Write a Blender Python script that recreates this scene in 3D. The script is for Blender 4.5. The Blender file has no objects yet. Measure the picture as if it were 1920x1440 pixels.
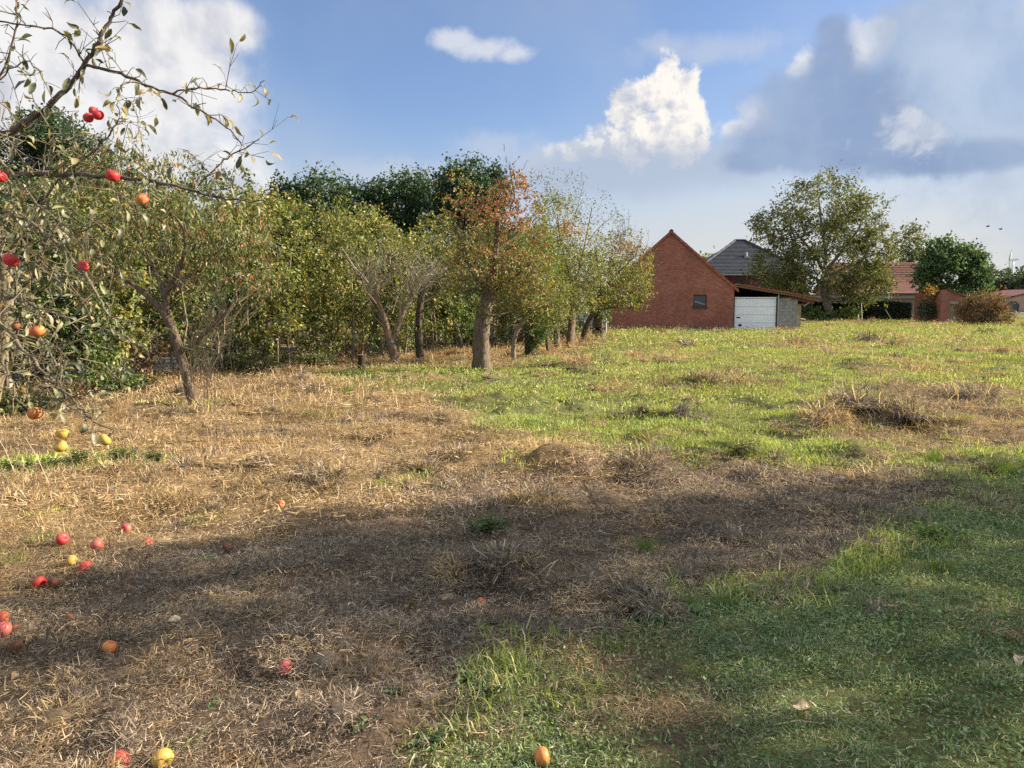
import bpy, math, random
import numpy as np
from mathutils import Vector

# ------------------------------------------------------------------ camera, sky, sun, exposure
SC = bpy.context.scene
COL = SC.collection
random.seed(7)
RNG = np.random.default_rng(7)
CAM_H, PITCH, FPX = 1.6, math.radians(6.1), 1400.0

cam_d = bpy.data.cameras.new('camera')
cam = bpy.data.objects.new('camera', cam_d)
COL.objects.link(cam)
cam.location = (0, 0, CAM_H)
cam.rotation_euler = (math.pi / 2 - PITCH, 0, 0)
cam_d.sensor_width = 36.0
cam_d.lens = 36.0 * FPX / 1920.0
cam_d.clip_start = 0.05
cam_d.clip_end = 9000
SC.camera = cam

SUN_EL = math.radians(25)
SUN_FWD = math.radians(7)          # the sun stands to the right, a little ahead of the camera
to_sun = Vector((math.cos(SUN_EL) * math.cos(SUN_FWD), math.cos(SUN_EL) * math.sin(SUN_FWD), math.sin(SUN_EL)))
sun_d = bpy.data.lights.new('sun', 'SUN')
sun_d.energy = 5.0
sun_d.angle = math.radians(0.6)
sun_d.color = (1.0, 0.86, 0.68)
sun = bpy.data.objects.new('sun', sun_d)
COL.objects.link(sun)
sun.rotation_euler = (-to_sun).to_track_quat('-Z', 'Y').to_euler()
sun.location = (30, 4, 20)

SC.view_settings.view_transform = 'Standard'
SC.view_settings.look = 'None'
SC.view_settings.gamma = 1.0
SC.view_settings.exposure = 1.5
SC.render.engine = 'CYCLES'
SC.cycles.max_bounces = 6
SC.cycles.diffuse_bounces = 3
SC.cycles.glossy_bounces = 2
SC.cycles.transmission_bounces = 4
SC.cycles.transparent_max_bounces = 4
SC.cycles.sample_clamp_indirect = 4.0
SC.cycles.use_denoising = False


def ray(u, v):
    a, b = (u - 960) / FPX, (720 - v) / FPX
    return Vector((a, math.cos(PITCH) + b * math.sin(PITCH), -math.sin(PITCH) + b * math.cos(PITCH)))


def gp(u, v):                      # where that line of sight meets level ground
    r = ray(u, v)
    t = CAM_H / -r.z
    return (r.x * t, r.y * t)


def pw(u, v, d):                   # the point of that line of sight at d metres ahead
    r = ray(u, v)
    t = d / r.y
    return Vector((r.x * t, d, CAM_H + r.z * t))


def azel(u, v):
    r = ray(u, v).normalized()
    return math.atan2(r.x, r.y), math.asin(r.z)


# ------------------------------------------------------------------ node helpers
class NT:
    def __init__(self, tree):
        self.t = tree
        self.n = tree.nodes
        self.l = tree.links

    def node(self, kind, **kw):
        n = self.n.new(kind)
        for k, v in kw.items():
            setattr(n, k, v)
        return n

    def put(self, sock, v):
        if isinstance(v, bpy.types.NodeSocket):
            self.l.new(v, sock)
        elif v is not None:
            sock.default_value = v

    def math(self, op, a, b=None, c=None, clamp=False):
        n = self.node('ShaderNodeMath', operation=op, use_clamp=clamp)
        for s, v in zip(n.inputs, (a, b, c)):
            self.put(s, v)
        return n.outputs[0]

    def vmath(self, op, a, b=None, scale=None):
        n = self.node('ShaderNodeVectorMath', operation=op)
        self.put(n.inputs[0], a)
        self.put(n.inputs[1], b)
        if scale is not None:
            self.put(n.inputs['Scale'], scale)
        return n.outputs[0]

    def noise(self, vec, scale, detail=4, rough=0.55, dist=0.0):
        n = self.node('ShaderNodeTexNoise')
        self.put(n.inputs['Vector'], vec)
        n.inputs['Scale'].default_value = scale
        n.inputs['Detail'].default_value = detail
        n.inputs['Roughness'].default_value = rough
        n.inputs['Distortion'].default_value = dist
        return n.outputs[0]

    def smooth(self, x, lo, hi, a=0.0, b=1.0):
        n = self.node('ShaderNodeMapRange', interpolation_type='SMOOTHSTEP')
        self.put(n.inputs[0], x)
        n.inputs[1].default_value = lo
        n.inputs[2].default_value = hi
        n.inputs[3].default_value = a
        n.inputs[4].default_value = b
        return n.outputs[0]

    def mix(self, f, a, b, mode='MIX'):
        n = self.node('ShaderNodeMix', data_type='RGBA', blend_type=mode)
        self.put(n.inputs[0], f)
        for s, v in ((n.inputs[6], a), (n.inputs[7], b)):
            self.put(s, v if isinstance(v, bpy.types.NodeSocket) or len(v) == 4 else (*v, 1))
        return n.outputs[2]


def make_world():
    w = bpy.data.worlds.new('World')
    SC.world = w
    w.use_nodes = True
    w.cycles.sampling_method = 'NONE'                   # the sky is even enough to need no light map
    w.node_tree.nodes.clear()
    T = NT(w.node_tree)
    out = T.node('ShaderNodeOutputWorld')
    bg = T.node('ShaderNodeBackground')
    T.l.new(bg.outputs[0], out.inputs[0])
    sky = T.node('ShaderNodeTexSky', sky_type='NISHITA')
    sky.sun_disc = False
    sky.sun_elevation = SUN_EL
    sky.sun_rotation = math.atan2(to_sun.x, to_sun.y)
    sky.air_density = 1.0
    sky.dust_density = 1.2
    sky.ozone_density = 1.6
    K = 0.054                                           # sky strength
    bg.inputs[1].default_value = K
    tc = T.node('ShaderNodeTexCoord').outputs['Generated']
    d = T.vmath('NORMALIZE', tc)
    sep = T.node('ShaderNodeSeparateXYZ')
    T.l.new(d, sep.inputs[0])
    dx, dy, dz = sep.outputs
    az0 = T.math('ARCTAN2', dx, dy)
    el0 = T.math('ARCSINE', dz)

    def C(r, g, b):                                     # a colour as it would be seen, before the sky strength
        e = 1.0 / (K * 2 ** SC.view_settings.exposure)
        return (r * e, g * e, b * e, 1)

    def field(items, vec):                              # highest of several soft puffs
        acc = None
        for (u, v, ru, rv) in items:
            a, e = azel(u, v)
            n = T.node('ShaderNodeVectorMath', operation='MULTIPLY_ADD')
            T.put(n.inputs[0], vec)
            n.inputs[1].default_value = (FPX / ru, FPX / rv, 0)
            n.inputs[2].default_value = (-a * FPX / ru, -e * FPX / rv, 0)
            ln = T.node('ShaderNodeVectorMath', operation='LENGTH')
            T.l.new(n.outputs[0], ln.inputs[0])
            f = ln.outputs['Value']
            acc = f if acc is None else T.math('SMOOTH_MIN', acc, f, 0.25)
        return T.math('SUBTRACT', 1.0, acc)

    cb = T.node('ShaderNodeCombineXYZ')
    T.l.new(az0, cb.inputs[0])
    T.l.new(el0, cb.inputs[1])
    ae = cb.outputs[0]
    n_big = T.noise(d, 3.2, 4, 0.55)
    n_mid = T.noise(d, 9, 5, 0.58, 0.25)
    n_fine = T.noise(d, 30, 6, 0.62, 0.25)
    shift = T.vmath('ADD', d, (0.010, -0.004, 0.008))
    n_fine_s = T.noise(shift, 30, 6, 0.62, 0.25)
    n_mid_s = T.noise(T.vmath('ADD', d, (0.028, -0.008, 0.02)), 9, 5, 0.58, 0.25)

    base = T.mix(1.0, sky.outputs[0], (0.97, 1.02, 1.2, 1), 'MULTIPLY')
    # pale high veil that thickens towards the horizon
    veil_h = T.smooth(el0, math.radians(-2), math.radians(15), 1, 0)
    veil_n = T.smooth(n_big, 0.35, 0.75)
    veil = T.math('MULTIPLY_ADD', T.math('MULTIPLY', veil_n, 0.32), 1.0, T.math('MULTIPLY', veil_h, 0.55), clamp=True)
    col = T.mix(veil, base, C(0.52, 0.59, 0.70))
    low = T.smooth(el0, math.radians(0), math.radians(14), 1.0, 0)
    lowr = T.math('MULTIPLY', low, T.smooth(az0, math.radians(-15), math.radians(22), 0.3, 1.0))
    col = T.mix(lowr, col, C(0.74, 0.74, 0.73))

    # unseen cloud overhead and behind, added and made bright to lift the fill
    front = T.math('MULTIPLY', T.smooth(T.math('ABSOLUTE', az0), math.radians(36), math.radians(52), 1, 0), T.smooth(el0, math.radians(24), math.radians(36), 1, 0))
    rest = T.math('MULTIPLY', T.math('SUBTRACT', 1.0, front), T.smooth(T.math('ADD', n_big, T.math('MULTIPLY', n_mid, 0.25)), 0.42, 0.60, 0.25, 0.97))
    col = T.mix(rest, col, C(0.84, 0.93, 1.06))

    # broad white cloud on the left, soft edged
    L = [(60, 130, 330, 170), (300, 110, 150, 110), (150, 330, 330, 120), (400, 50, 90, 50), (-300, 150, 420, 240)]
    f = T.math('ADD', field(L, ae), T.math('MULTIPLY_ADD', n_mid, 1.3, -0.62))
    m = T.smooth(f, -0.15, 0.45)
    sh = T.smooth(T.math('SUBTRACT', n_mid, n_mid_s), -0.16, 0.12)
    lc = T.mix(sh, C(0.66, 0.67, 0.72), C(0.97, 0.95, 0.93))
    col = T.mix(T.math('MULTIPLY', m, 0.92), col, lc)

    # little puff high in the middle, faint wisps
    P = [(850, 75, 60, 24), (905, 92, 80, 26), (965, 100, 50, 20)]
    f = T.math('ADD', field(P, ae), T.math('MULTIPLY_ADD', n_fine, 1.5, -0.78))
    col = T.mix(T.math('MULTIPLY', T.smooth(f, -0.05, 0.75), 0.85), col, C(0.74, 0.77, 0.84))
    P = [(930, 280, 110, 45), (1010, 300, 100, 40), (1330, 95, 170, 30), (1250, 90, 70, 28), (720, 330, 200, 40)]
    f = T.math('ADD', field(P, ae), T.math('MULTIPLY_ADD', n_fine, 1.6, -0.85))
    col = T.mix(T.math('MULTIPLY', T.smooth(f, -0.2, 0.9), 0.5), col, C(0.64, 0.68, 0.77))

    # sunlit crests behind the grey cloud
    R = [(1620, 90, 36, 40), (1510, 112, 30, 24), (1495, 130, 24, 20), (1700, 255, 60, 45), (1665, 185, 30, 26), (1420, 215, 34, 28), (1385, 240, 60, 22), (1650, 70, 24, 26), (1735, 250, 34, 26)]
    f = T.math('ADD', field(R, ae), T.math('MULTIPLY_ADD', n_fine, 2.6, -1.3))
    col = T.mix(T.math('MULTIPLY', T.smooth(f, -0.15, 0.6), 0.8), col, C(0.86, 0.86, 0.86))

    # towering white cumulus: puffy field, lit from the right
    W = [(1252, 138, 26, 36), (1284, 165, 30, 34), (1244, 190, 52, 46), (1294, 225, 34, 56), (1205, 195, 36, 34), (1166, 205, 28, 40), (1225, 255, 84, 50), (1275, 270, 60, 40)]
    f0 = T.math('ADD', field(W, ae), T.math('ADD', T.math('MULTIPLY_ADD', n_fine, 1.9, -0.93), T.math('MULTIPLY_ADD', n_mid, 0.5, -0.25)))
    m = T.math('MULTIPLY', T.smooth(f0, -0.08, 0.34), T.smooth(el0, azel(0, 345)[1], azel(0, 225)[1]))
    side = T.math('MULTIPLY_ADD', T.smooth(az0, azel(1150, 200)[0], azel(1300, 200)[0]), 0.42, T.smooth(el0, azel(0, 290)[1], azel(0, 130)[1], 0, 0.22))
    sh = T.math('ADD', side, T.math('MULTIPLY_ADD', T.math('SUBTRACT', n_fine, n_fine_s), 3.6, 0.26), clamp=True)
    wc = T.mix(sh, C(0.56, 0.60, 0.70), C(1.02, 0.97, 0.90))
    col = T.mix(m, col, wc)
    W2 = [(1128, 262, 38, 34), (1150, 278, 40, 26), (1085, 282, 60, 22)]
    f = T.math('ADD', field(W2, ae), T.math('MULTIPLY_ADD', n_fine, 1.5, -0.72))
    wc = T.mix(T.smooth(T.math('SUBTRACT', n_fine, n_fine_s), -0.08, 0.08), C(0.62, 0.65, 0.73), C(0.93, 0.91, 0.87))
    col = T.mix(T.math('MULTIPLY', T.smooth(f, 0.0, 0.5), 0.85), col, wc)
    # soft grey skirt under the cumulus
    S = [(1250, 315, 190, 55), (1350, 310, 100, 55), (1120, 325, 180, 45)]
    f = T.math('ADD', field(S, ae), T.math('MULTIPLY_ADD', n_mid, 1.3, -0.65))
    col = T.mix(T.math('MULTIPLY', T.smooth(f, -0.2, 0.7), 0.75), col, C(0.47, 0.54, 0.67))

    # blue-grey cloud bank on the right, in its own shade
    G = [(1560, 205, 150, 95), (1470, 265, 110, 55), (1640, 245, 90, 70), (1560, 115, 50, 60), (1600, 290, 190, 34), (1410, 300, 70, 30), (1760, 300, 210, 32), (1560, 60, 30, 30)]
    G2 = [(1830, 130, 190, 130), (1860, 265, 190, 60), (1760, 60, 120, 70), (2150, 180, 330, 190), (2600, 160, 420, 260), (1800, 290, 160, 30)]
    nz = T.math('MULTIPLY_ADD', n_fine, 0.8, T.math('MULTIPLY_ADD', n_mid, 0.7, -0.75))
    g2 = T.math('MULTIPLY', T.smooth(T.math('ADD', field(G2, ae), nz), -0.25, 0.45), 0.8)
    tone = T.smooth(n_mid, 0.3, 0.7)
    col = T.mix(g2, col, T.mix(tone, C(0.37, 0.47, 0.63), C(0.54, 0.62, 0.74)))
    g1 = T.math('MULTIPLY', T.smooth(T.math('ADD', field(G, ae), nz), -0.1, 0.5), 0.9)
    col = T.mix(g1, col, T.mix(tone, C(0.26, 0.36, 0.57), C(0.36, 0.46, 0.65)))
    # a sunlit wisp breaking through the bank
    f = T.math('ADD', field([(1695, 262, 80, 40), (1715, 225, 30, 40)], ae), T.math('MULTIPLY_ADD', n_fine, 3.6, -2.0))
    col = T.mix(T.math('MULTIPLY', T.smooth(f, -0.1, 0.9), 0.6), col, C(0.80, 0.82, 0.86))
    T.l.new(col, bg.inputs[0])


make_world()


# ------------------------------------------------------------------ materials
MATS = {}


def mat(name, fn):
    m = bpy.data.materials.new(name)
    m.use_nodes = True
    m.node_tree.nodes.clear()
    T = NT(m.node_tree)
    out = T.node('ShaderNodeOutputMaterial')
    T.l.new(fn(T), out.inputs[0])
    MATS[name] = m
    return m


def principled(T, color, rough=0.8, spec=0.3, bump=None, bdist=0.01, metal=0.0):
    p = T.node('ShaderNodeBsdfPrincipled')
    T.put(p.inputs['Base Color'], color if isinstance(color, bpy.types.NodeSocket) else (*color, 1))
    T.put(p.inputs['Roughness'], rough)
    p.inputs['Specular IOR Level'].default_value = spec
    p.inputs['Metallic'].default_value = metal
    if bump is not None:
        b = T.node('ShaderNodeBump')
        b.inputs['Strength'].default_value = 0.8
        b.inputs['Distance'].default_value = bdist
        T.put(b.inputs['Height'], bump)
        T.l.new(b.outputs[0], p.inputs['Normal'])
    return p.outputs[0]


def attr(T, name, kind='GEOMETRY'):
    n = T.node('ShaderNodeAttribute', attribute_name=name, attribute_type=kind)
    return n


def ocoord(T):
    return T.node('ShaderNodeTexCoord').outputs['Object']


def wcoord(T):
    return T.node('ShaderNodeNewGeometry').outputs['Position']


def leafy(T, color, trans=0.38, gloss=0.045):
    df = T.node('ShaderNodeBsdfDiffuse')
    tr = T.node('ShaderNodeBsdfTranslucent')
    gl = T.node('ShaderNodeBsdfGlossy')
    gl.inputs['Roughness'].default_value = 0.55
    T.l.new(color, df.inputs[0])
    T.l.new(T.mix(1.0, color, (1.15, 1.12, 0.6, 1), 'MULTIPLY'), tr.inputs[0])
    m = T.node('ShaderNodeMixShader')
    m.inputs[0].default_value = trans
    T.l.new(df.outputs[0], m.inputs[1])
    T.l.new(tr.outputs[0], m.inputs[2])
    m2 = T.node('ShaderNodeMixShader')
    m2.inputs[0].default_value = gloss
    T.l.new(m.outputs[0], m2.inputs[1])
    T.l.new(gl.outputs[0], m2.inputs[2])
    return m2.outputs[0]


mat('leaf', lambda T: leafy(T, attr(T, 'col').outputs['Color']))


def m_blade(T):
    c = attr(T, 'col').outputs['Color']
    t = attr(T, 'tint', 'INSTANCER').outputs['Color']
    return leafy(T, T.mix(1.0, c, t, 'MULTIPLY'), 0.3, 0.03)


mat('blade', m_blade)


def m_ground(T):
    p = wcoord(T)
    c = attr(T, 'col').outputs['Color']
    n1 = T.noise(p, 38, 5, 0.7, 0.6)
    n2 = T.noise(p, 7, 4, 0.6)
    c = T.mix(1.0, c, T.mix(T.smooth(n1, 0.3, 0.72), (0.5, 0.48, 0.46), (1.45, 1.42, 1.35)), 'MULTIPLY')
    c = T.mix(T.smooth(n2, 0.35, 0.7, 0, 0.35), c, (0.10, 0.07, 0.045))
    return principled(T, c, 0.95, 0.1, T.math('ADD', n1, n2), 0.03)


mat('ground', m_ground)


def m_bark(T):
    p = ocoord(T)
    st = T.node('ShaderNodeMapping')
    st.inputs['Scale'].default_value = (1, 1, 0.22)
    T.l.new(p, st.inputs[0])
    n = T.noise(st.outputs[0], 26, 6, 0.65, 0.5)
    n2 = T.noise(p, 5, 3, 0.6)
    c = T.mix(T.smooth(n, 0.35, 0.68), attr(T, 'col').outputs['Color'], T.mix(1.0, attr(T, 'col').outputs['Color'], (2.1, 2.05, 1.95, 1), 'MULTIPLY'))
    c = T.mix(T.smooth(n2, 0.52, 0.7, 0, 0.4), c, (0.17, 0.18, 0.10))
    return principled(T, c, 0.95, 0.1, n, 0.03)


mat('bark', m_bark)


def m_twig(T):
    n = T.noise(ocoord(T), 40, 3, 0.6)
    c = attr(T, 'col').outputs['Color']
    return principled(T, T.mix(n, T.mix(1.0, c, (0.6, 0.6, 0.6, 1), 'MULTIPLY'), T.mix(1.0, c, (1.4, 1.4, 1.3, 1), 'MULTIPLY')), 0.85, 0.2)


mat('twig', m_twig)


def flat(name, c, rough=0.7, spec=0.3, var=0.25, scale=3.0, metal=0.0, bump=0.004):
    def fn(T):
        n = T.noise(ocoord(T), scale, 6, 0.65)
        n2 = T.noise(ocoord(T), scale * 9, 3, 0.6)
        k = T.math('ADD', T.math('MULTIPLY', n, 0.7), T.math('MULTIPLY', n2, 0.3))
        cc = T.mix(T.smooth(k, 0.3, 0.7), tuple(x * (1 - var) for x in c), tuple(min(1, x * (1 + var)) for x in c))
        return principled(T, cc, rough, spec, n2 if bump else None, bump, metal)
    return mat(name, fn)


def brickmat(name, a, b, mortar, scale=1.0):
    def fn(T):
        sp = T.node('ShaderNodeSeparateXYZ')
        T.l.new(ocoord(T), sp.inputs[0])
        cb = T.node('ShaderNodeCombineXYZ')
        T.l.new(T.math('ADD', sp.outputs[0], sp.outputs[1]), cb.inputs[0])
        T.l.new(sp.outputs[2], cb.inputs[1])
        br = T.node('ShaderNodeTexBrick')
        T.l.new(cb.outputs[0], br.inputs['Vector'])
        br.inputs['Color1'].default_value = (*a, 1)
        br.inputs['Color2'].default_value = (*b, 1)
        br.inputs['Mortar'].default_value = (*mortar, 1)
        br.inputs['Scale'].default_value = 1.0
        br.inputs['Mortar Size'].default_value = 0.006
        br.inputs['Mortar Smooth'].default_value = 0.2
        br.inputs['Brick Width'].default_value = 0.21 * scale
        br.inputs['Row Height'].default_value = 0.072 * scale
        n = T.noise(ocoord(T), 0.55, 5, 0.6)
        n2 = T.noise(ocoord(T), 6, 4, 0.6)
        c = T.mix(T.smooth(n, 0.3, 0.7, 0, 1), br.outputs[0], T.mix(1.0, br.outputs[0], (0.74, 0.70, 0.70, 1), 'MULTIPLY'))
        c = T.mix(T.smooth(n2, 0.5, 0.8, 0, 0.35), c, tuple(x * 0.6 for x in a))
        # darker and browner towards the foot of the wall
        foot_tint = T.math('MULTIPLY', T.smooth(T.math('ADD', sp.outputs[2], T.math('MULTIPLY', n2, 0.9)), 0.35, 1.0, 0.55, 0.0), 1.0)
        c = T.mix(foot_tint, c, (0.10, 0.085, 0.06))
        return principled(T, c, 0.9, 0.15, br.outputs['Fac'], -0.006)
    return mat(name, fn)


brickmat('brick_red', (0.42, 0.155, 0.10), (0.27, 0.095, 0.066), (0.37, 0.25, 0.195))
brickmat('brick_dark', (0.10, 0.045, 0.045), (0.13, 0.055, 0.05), (0.12, 0.08, 0.07))
brickmat('brick_orange', (0.33, 0.13, 0.085), (0.25, 0.10, 0.075), (0.30, 0.24, 0.2))
brickmat('brick_pale', (0.42, 0.27, 0.20), (0.36, 0.22, 0.17), (0.4, 0.33, 0.28))
flat('tile_red', (0.30, 0.105, 0.065), 0.8, 0.2, 0.3, 2.5)
flat('tile_old', (0.14, 0.062, 0.05), 0.85, 0.2, 0.3, 2.0)
flat('tile_brown', (0.14, 0.055, 0.05), 0.85, 0.2, 0.3, 2.0)
flat('tile_grey', (0.052, 0.06, 0.075), 0.7, 0.2, 0.25, 2.0)
flat('zinc', (0.33, 0.35, 0.37), 0.5, 0.4, 0.15, 4)
flat('door_white', (0.80, 0.83, 0.86), 0.6, 0.2, 0.06, 1.3, bump=0)
flat('frame_dark', (0.035, 0.037, 0.045), 0.5, 0.4, 0.2, 5)
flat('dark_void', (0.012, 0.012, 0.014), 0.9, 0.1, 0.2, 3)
flat('block', (0.27, 0.265, 0.25), 0.95, 0.1, 0.28, 3.5, bump=0.01)
flat('plaster_old', (0.30, 0.26, 0.20), 0.95, 0.1, 0.35, 2.5, bump=0.01)
flat('concrete', (0.24, 0.24, 0.225), 0.9, 0.15, 0.15, 1.2)
flat('asphalt', (0.10, 0.098, 0.095), 0.95, 0.03, 0.15, 5)
flat('terracotta', (0.45, 0.16, 0.10), 0.85, 0.15, 0.15, 8)
flat('old_wood', (0.24, 0.19, 0.14), 0.9, 0.15, 0.45, 6, bump=0.01)
flat('pale_wood', (0.45, 0.38, 0.29), 0.9, 0.15, 0.35, 6)
flat('wire', (0.16, 0.165, 0.165), 0.5, 0.5, 0.2, 9, 0.6)
flat('post_dark', (0.02, 0.022, 0.022), 0.6, 0.3, 0.3, 9)
flat('white_metal', (0.72, 0.74, 0.76), 0.4, 0.4, 0.04, 1)
flat('bird', (0.02, 0.02, 0.022), 0.8, 0.2, 0.2, 20)
flat('car_paint', (0.028, 0.045, 0.06), 0.25, 0.6, 0.1, 2, 0.3, bump=0)
flat('rubber', (0.018, 0.018, 0.019), 0.85, 0.2, 0.2, 20)
flat('alloy', (0.4, 0.41, 0.42), 0.35, 0.5, 0.1, 9, 0.8)
flat('lamp_glass', (0.55, 0.58, 0.6), 0.12, 0.6, 0.05, 9, bump=0)


def m_glass(T):
    n = T.noise(ocoord(T), 2.0, 3, 0.5)
    p = T.node('ShaderNodeBsdfPrincipled')
    T.l.new(T.mix(n, (0.012, 0.015, 0.02), (0.035, 0.042, 0.052)), p.inputs['Base Color'])
    p.inputs['Roughness'].default_value = 0.08
    p.inputs['Specular IOR Level'].default_value = 0.6
    return p.outputs[0]


mat('glass', m_glass)


def m_applleaf(T):
    oi = T.node('ShaderNodeObjectInfo')
    rp = T.node('ShaderNodeValToRGB')
    e = rp.color_ramp.elements
    e[0].position, e[0].color = 0.0, (0.04, 0.055, 0.028, 1)
    e[1].position, e[1].color = 1.0, (0.29, 0.23, 0.11, 1)
    for pos, c in ((0.3, (0.085, 0.105, 0.052)), (0.6, (0.145, 0.155, 0.078)), (0.85, (0.23, 0.22, 0.115))):
        x = e.new(pos)
        x.color = (*c, 1)
    T.l.new(oi.outputs['Random'], rp.inputs[0])
    n = T.noise(ocoord(T), 60, 4, 0.6)
    n2 = T.noise(ocoord(T), 18, 2, 0.6)
    c = T.mix(T.smooth(n, 0.56, 0.72, 0, 0.6), rp.outputs[0], (0.19, 0.12, 0.055))
    c = T.mix(T.smooth(n2, 0.5, 0.7, 0, 0.5), c, T.mix(1.0, c, (1.4, 1.4, 1.3, 1), 'MULTIPLY'))
    return leafy(T, c, 0.35, 0.07)


mat('apple_leaf', m_applleaf)


def m_dead(T):
    oi = T.node('ShaderNodeObjectInfo')
    n = T.noise(ocoord(T), 45, 4, 0.6)
    c = T.mix(oi.outputs['Random'], (0.30, 0.20, 0.11), (0.55, 0.45, 0.31))
    return leafy(T, T.mix(T.smooth(n, 0.4, 0.75), c, (0.17, 0.11, 0.06)), 0.2, 0.05)


mat('dead_leaf', m_dead)


def apple_mat(name, main, blush, amount=0.5, spots=(0.5, 0.4, 0.2), rough=0.48, wear=0.12):
    def fn(T):
        o = ocoord(T)
        sp = T.node('ShaderNodeSeparateXYZ')
        T.l.new(o, sp.inputs[0])
        n = T.noise(o, 18, 4, 0.6)
        st = T.node('ShaderNodeMapping')
        st.inputs['Scale'].default_value = (1, 1, 0.1)
        T.l.new(o, st.inputs[0])
        streak = T.noise(st.outputs[0], 130, 3, 0.6)
        f = T.math('ADD', T.math('MULTIPLY_ADD', sp.outputs[0], 9.0, amount), T.math('MULTIPLY_ADD', n, 0.9, -0.45))
        f = T.math('ADD', f, T.math('MULTIPLY_ADD', streak, 0.6, -0.3))
        c = T.mix(T.smooth(f, 0.2, 0.85), main, blush)
        c = T.mix(T.smooth(T.noise(o, 260, 1, 0.5), 0.68, 0.74, 0, 0.45), c, spots)
        bruise = T.smooth(T.noise(o, 26, 3, 0.55), 0.66 - 0.2 * wear, 0.78 - 0.2 * wear, 0, 0.85)
        c = T.mix(bruise, c, (0.13, 0.06, 0.025))
        return principled(T, c, rough, 0.4, T.noise(o, 55, 4, 0.6), 0.003 + 0.004 * wear)
    return mat(name, fn)


apple_mat('apple_red', (0.46, 0.15, 0.05), (0.48, 0.028, 0.032), 0.95)
apple_mat('apple_orange', (0.50, 0.19, 0.05), (0.46, 0.06, 0.03), 0.45, wear=0.25)
apple_mat('apple_yellow', (0.46, 0.31, 0.06), (0.52, 0.22, 0.05), 0.15)
apple_mat('apple_pink', (0.50, 0.14, 0.11), (0.50, 0.06, 0.07), 0.6, wear=0.1)
apple_mat('apple_brown', (0.20, 0.075, 0.035), (0.13, 0.045, 0.025), 0.4, rough=0.6, wear=0.7)


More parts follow.
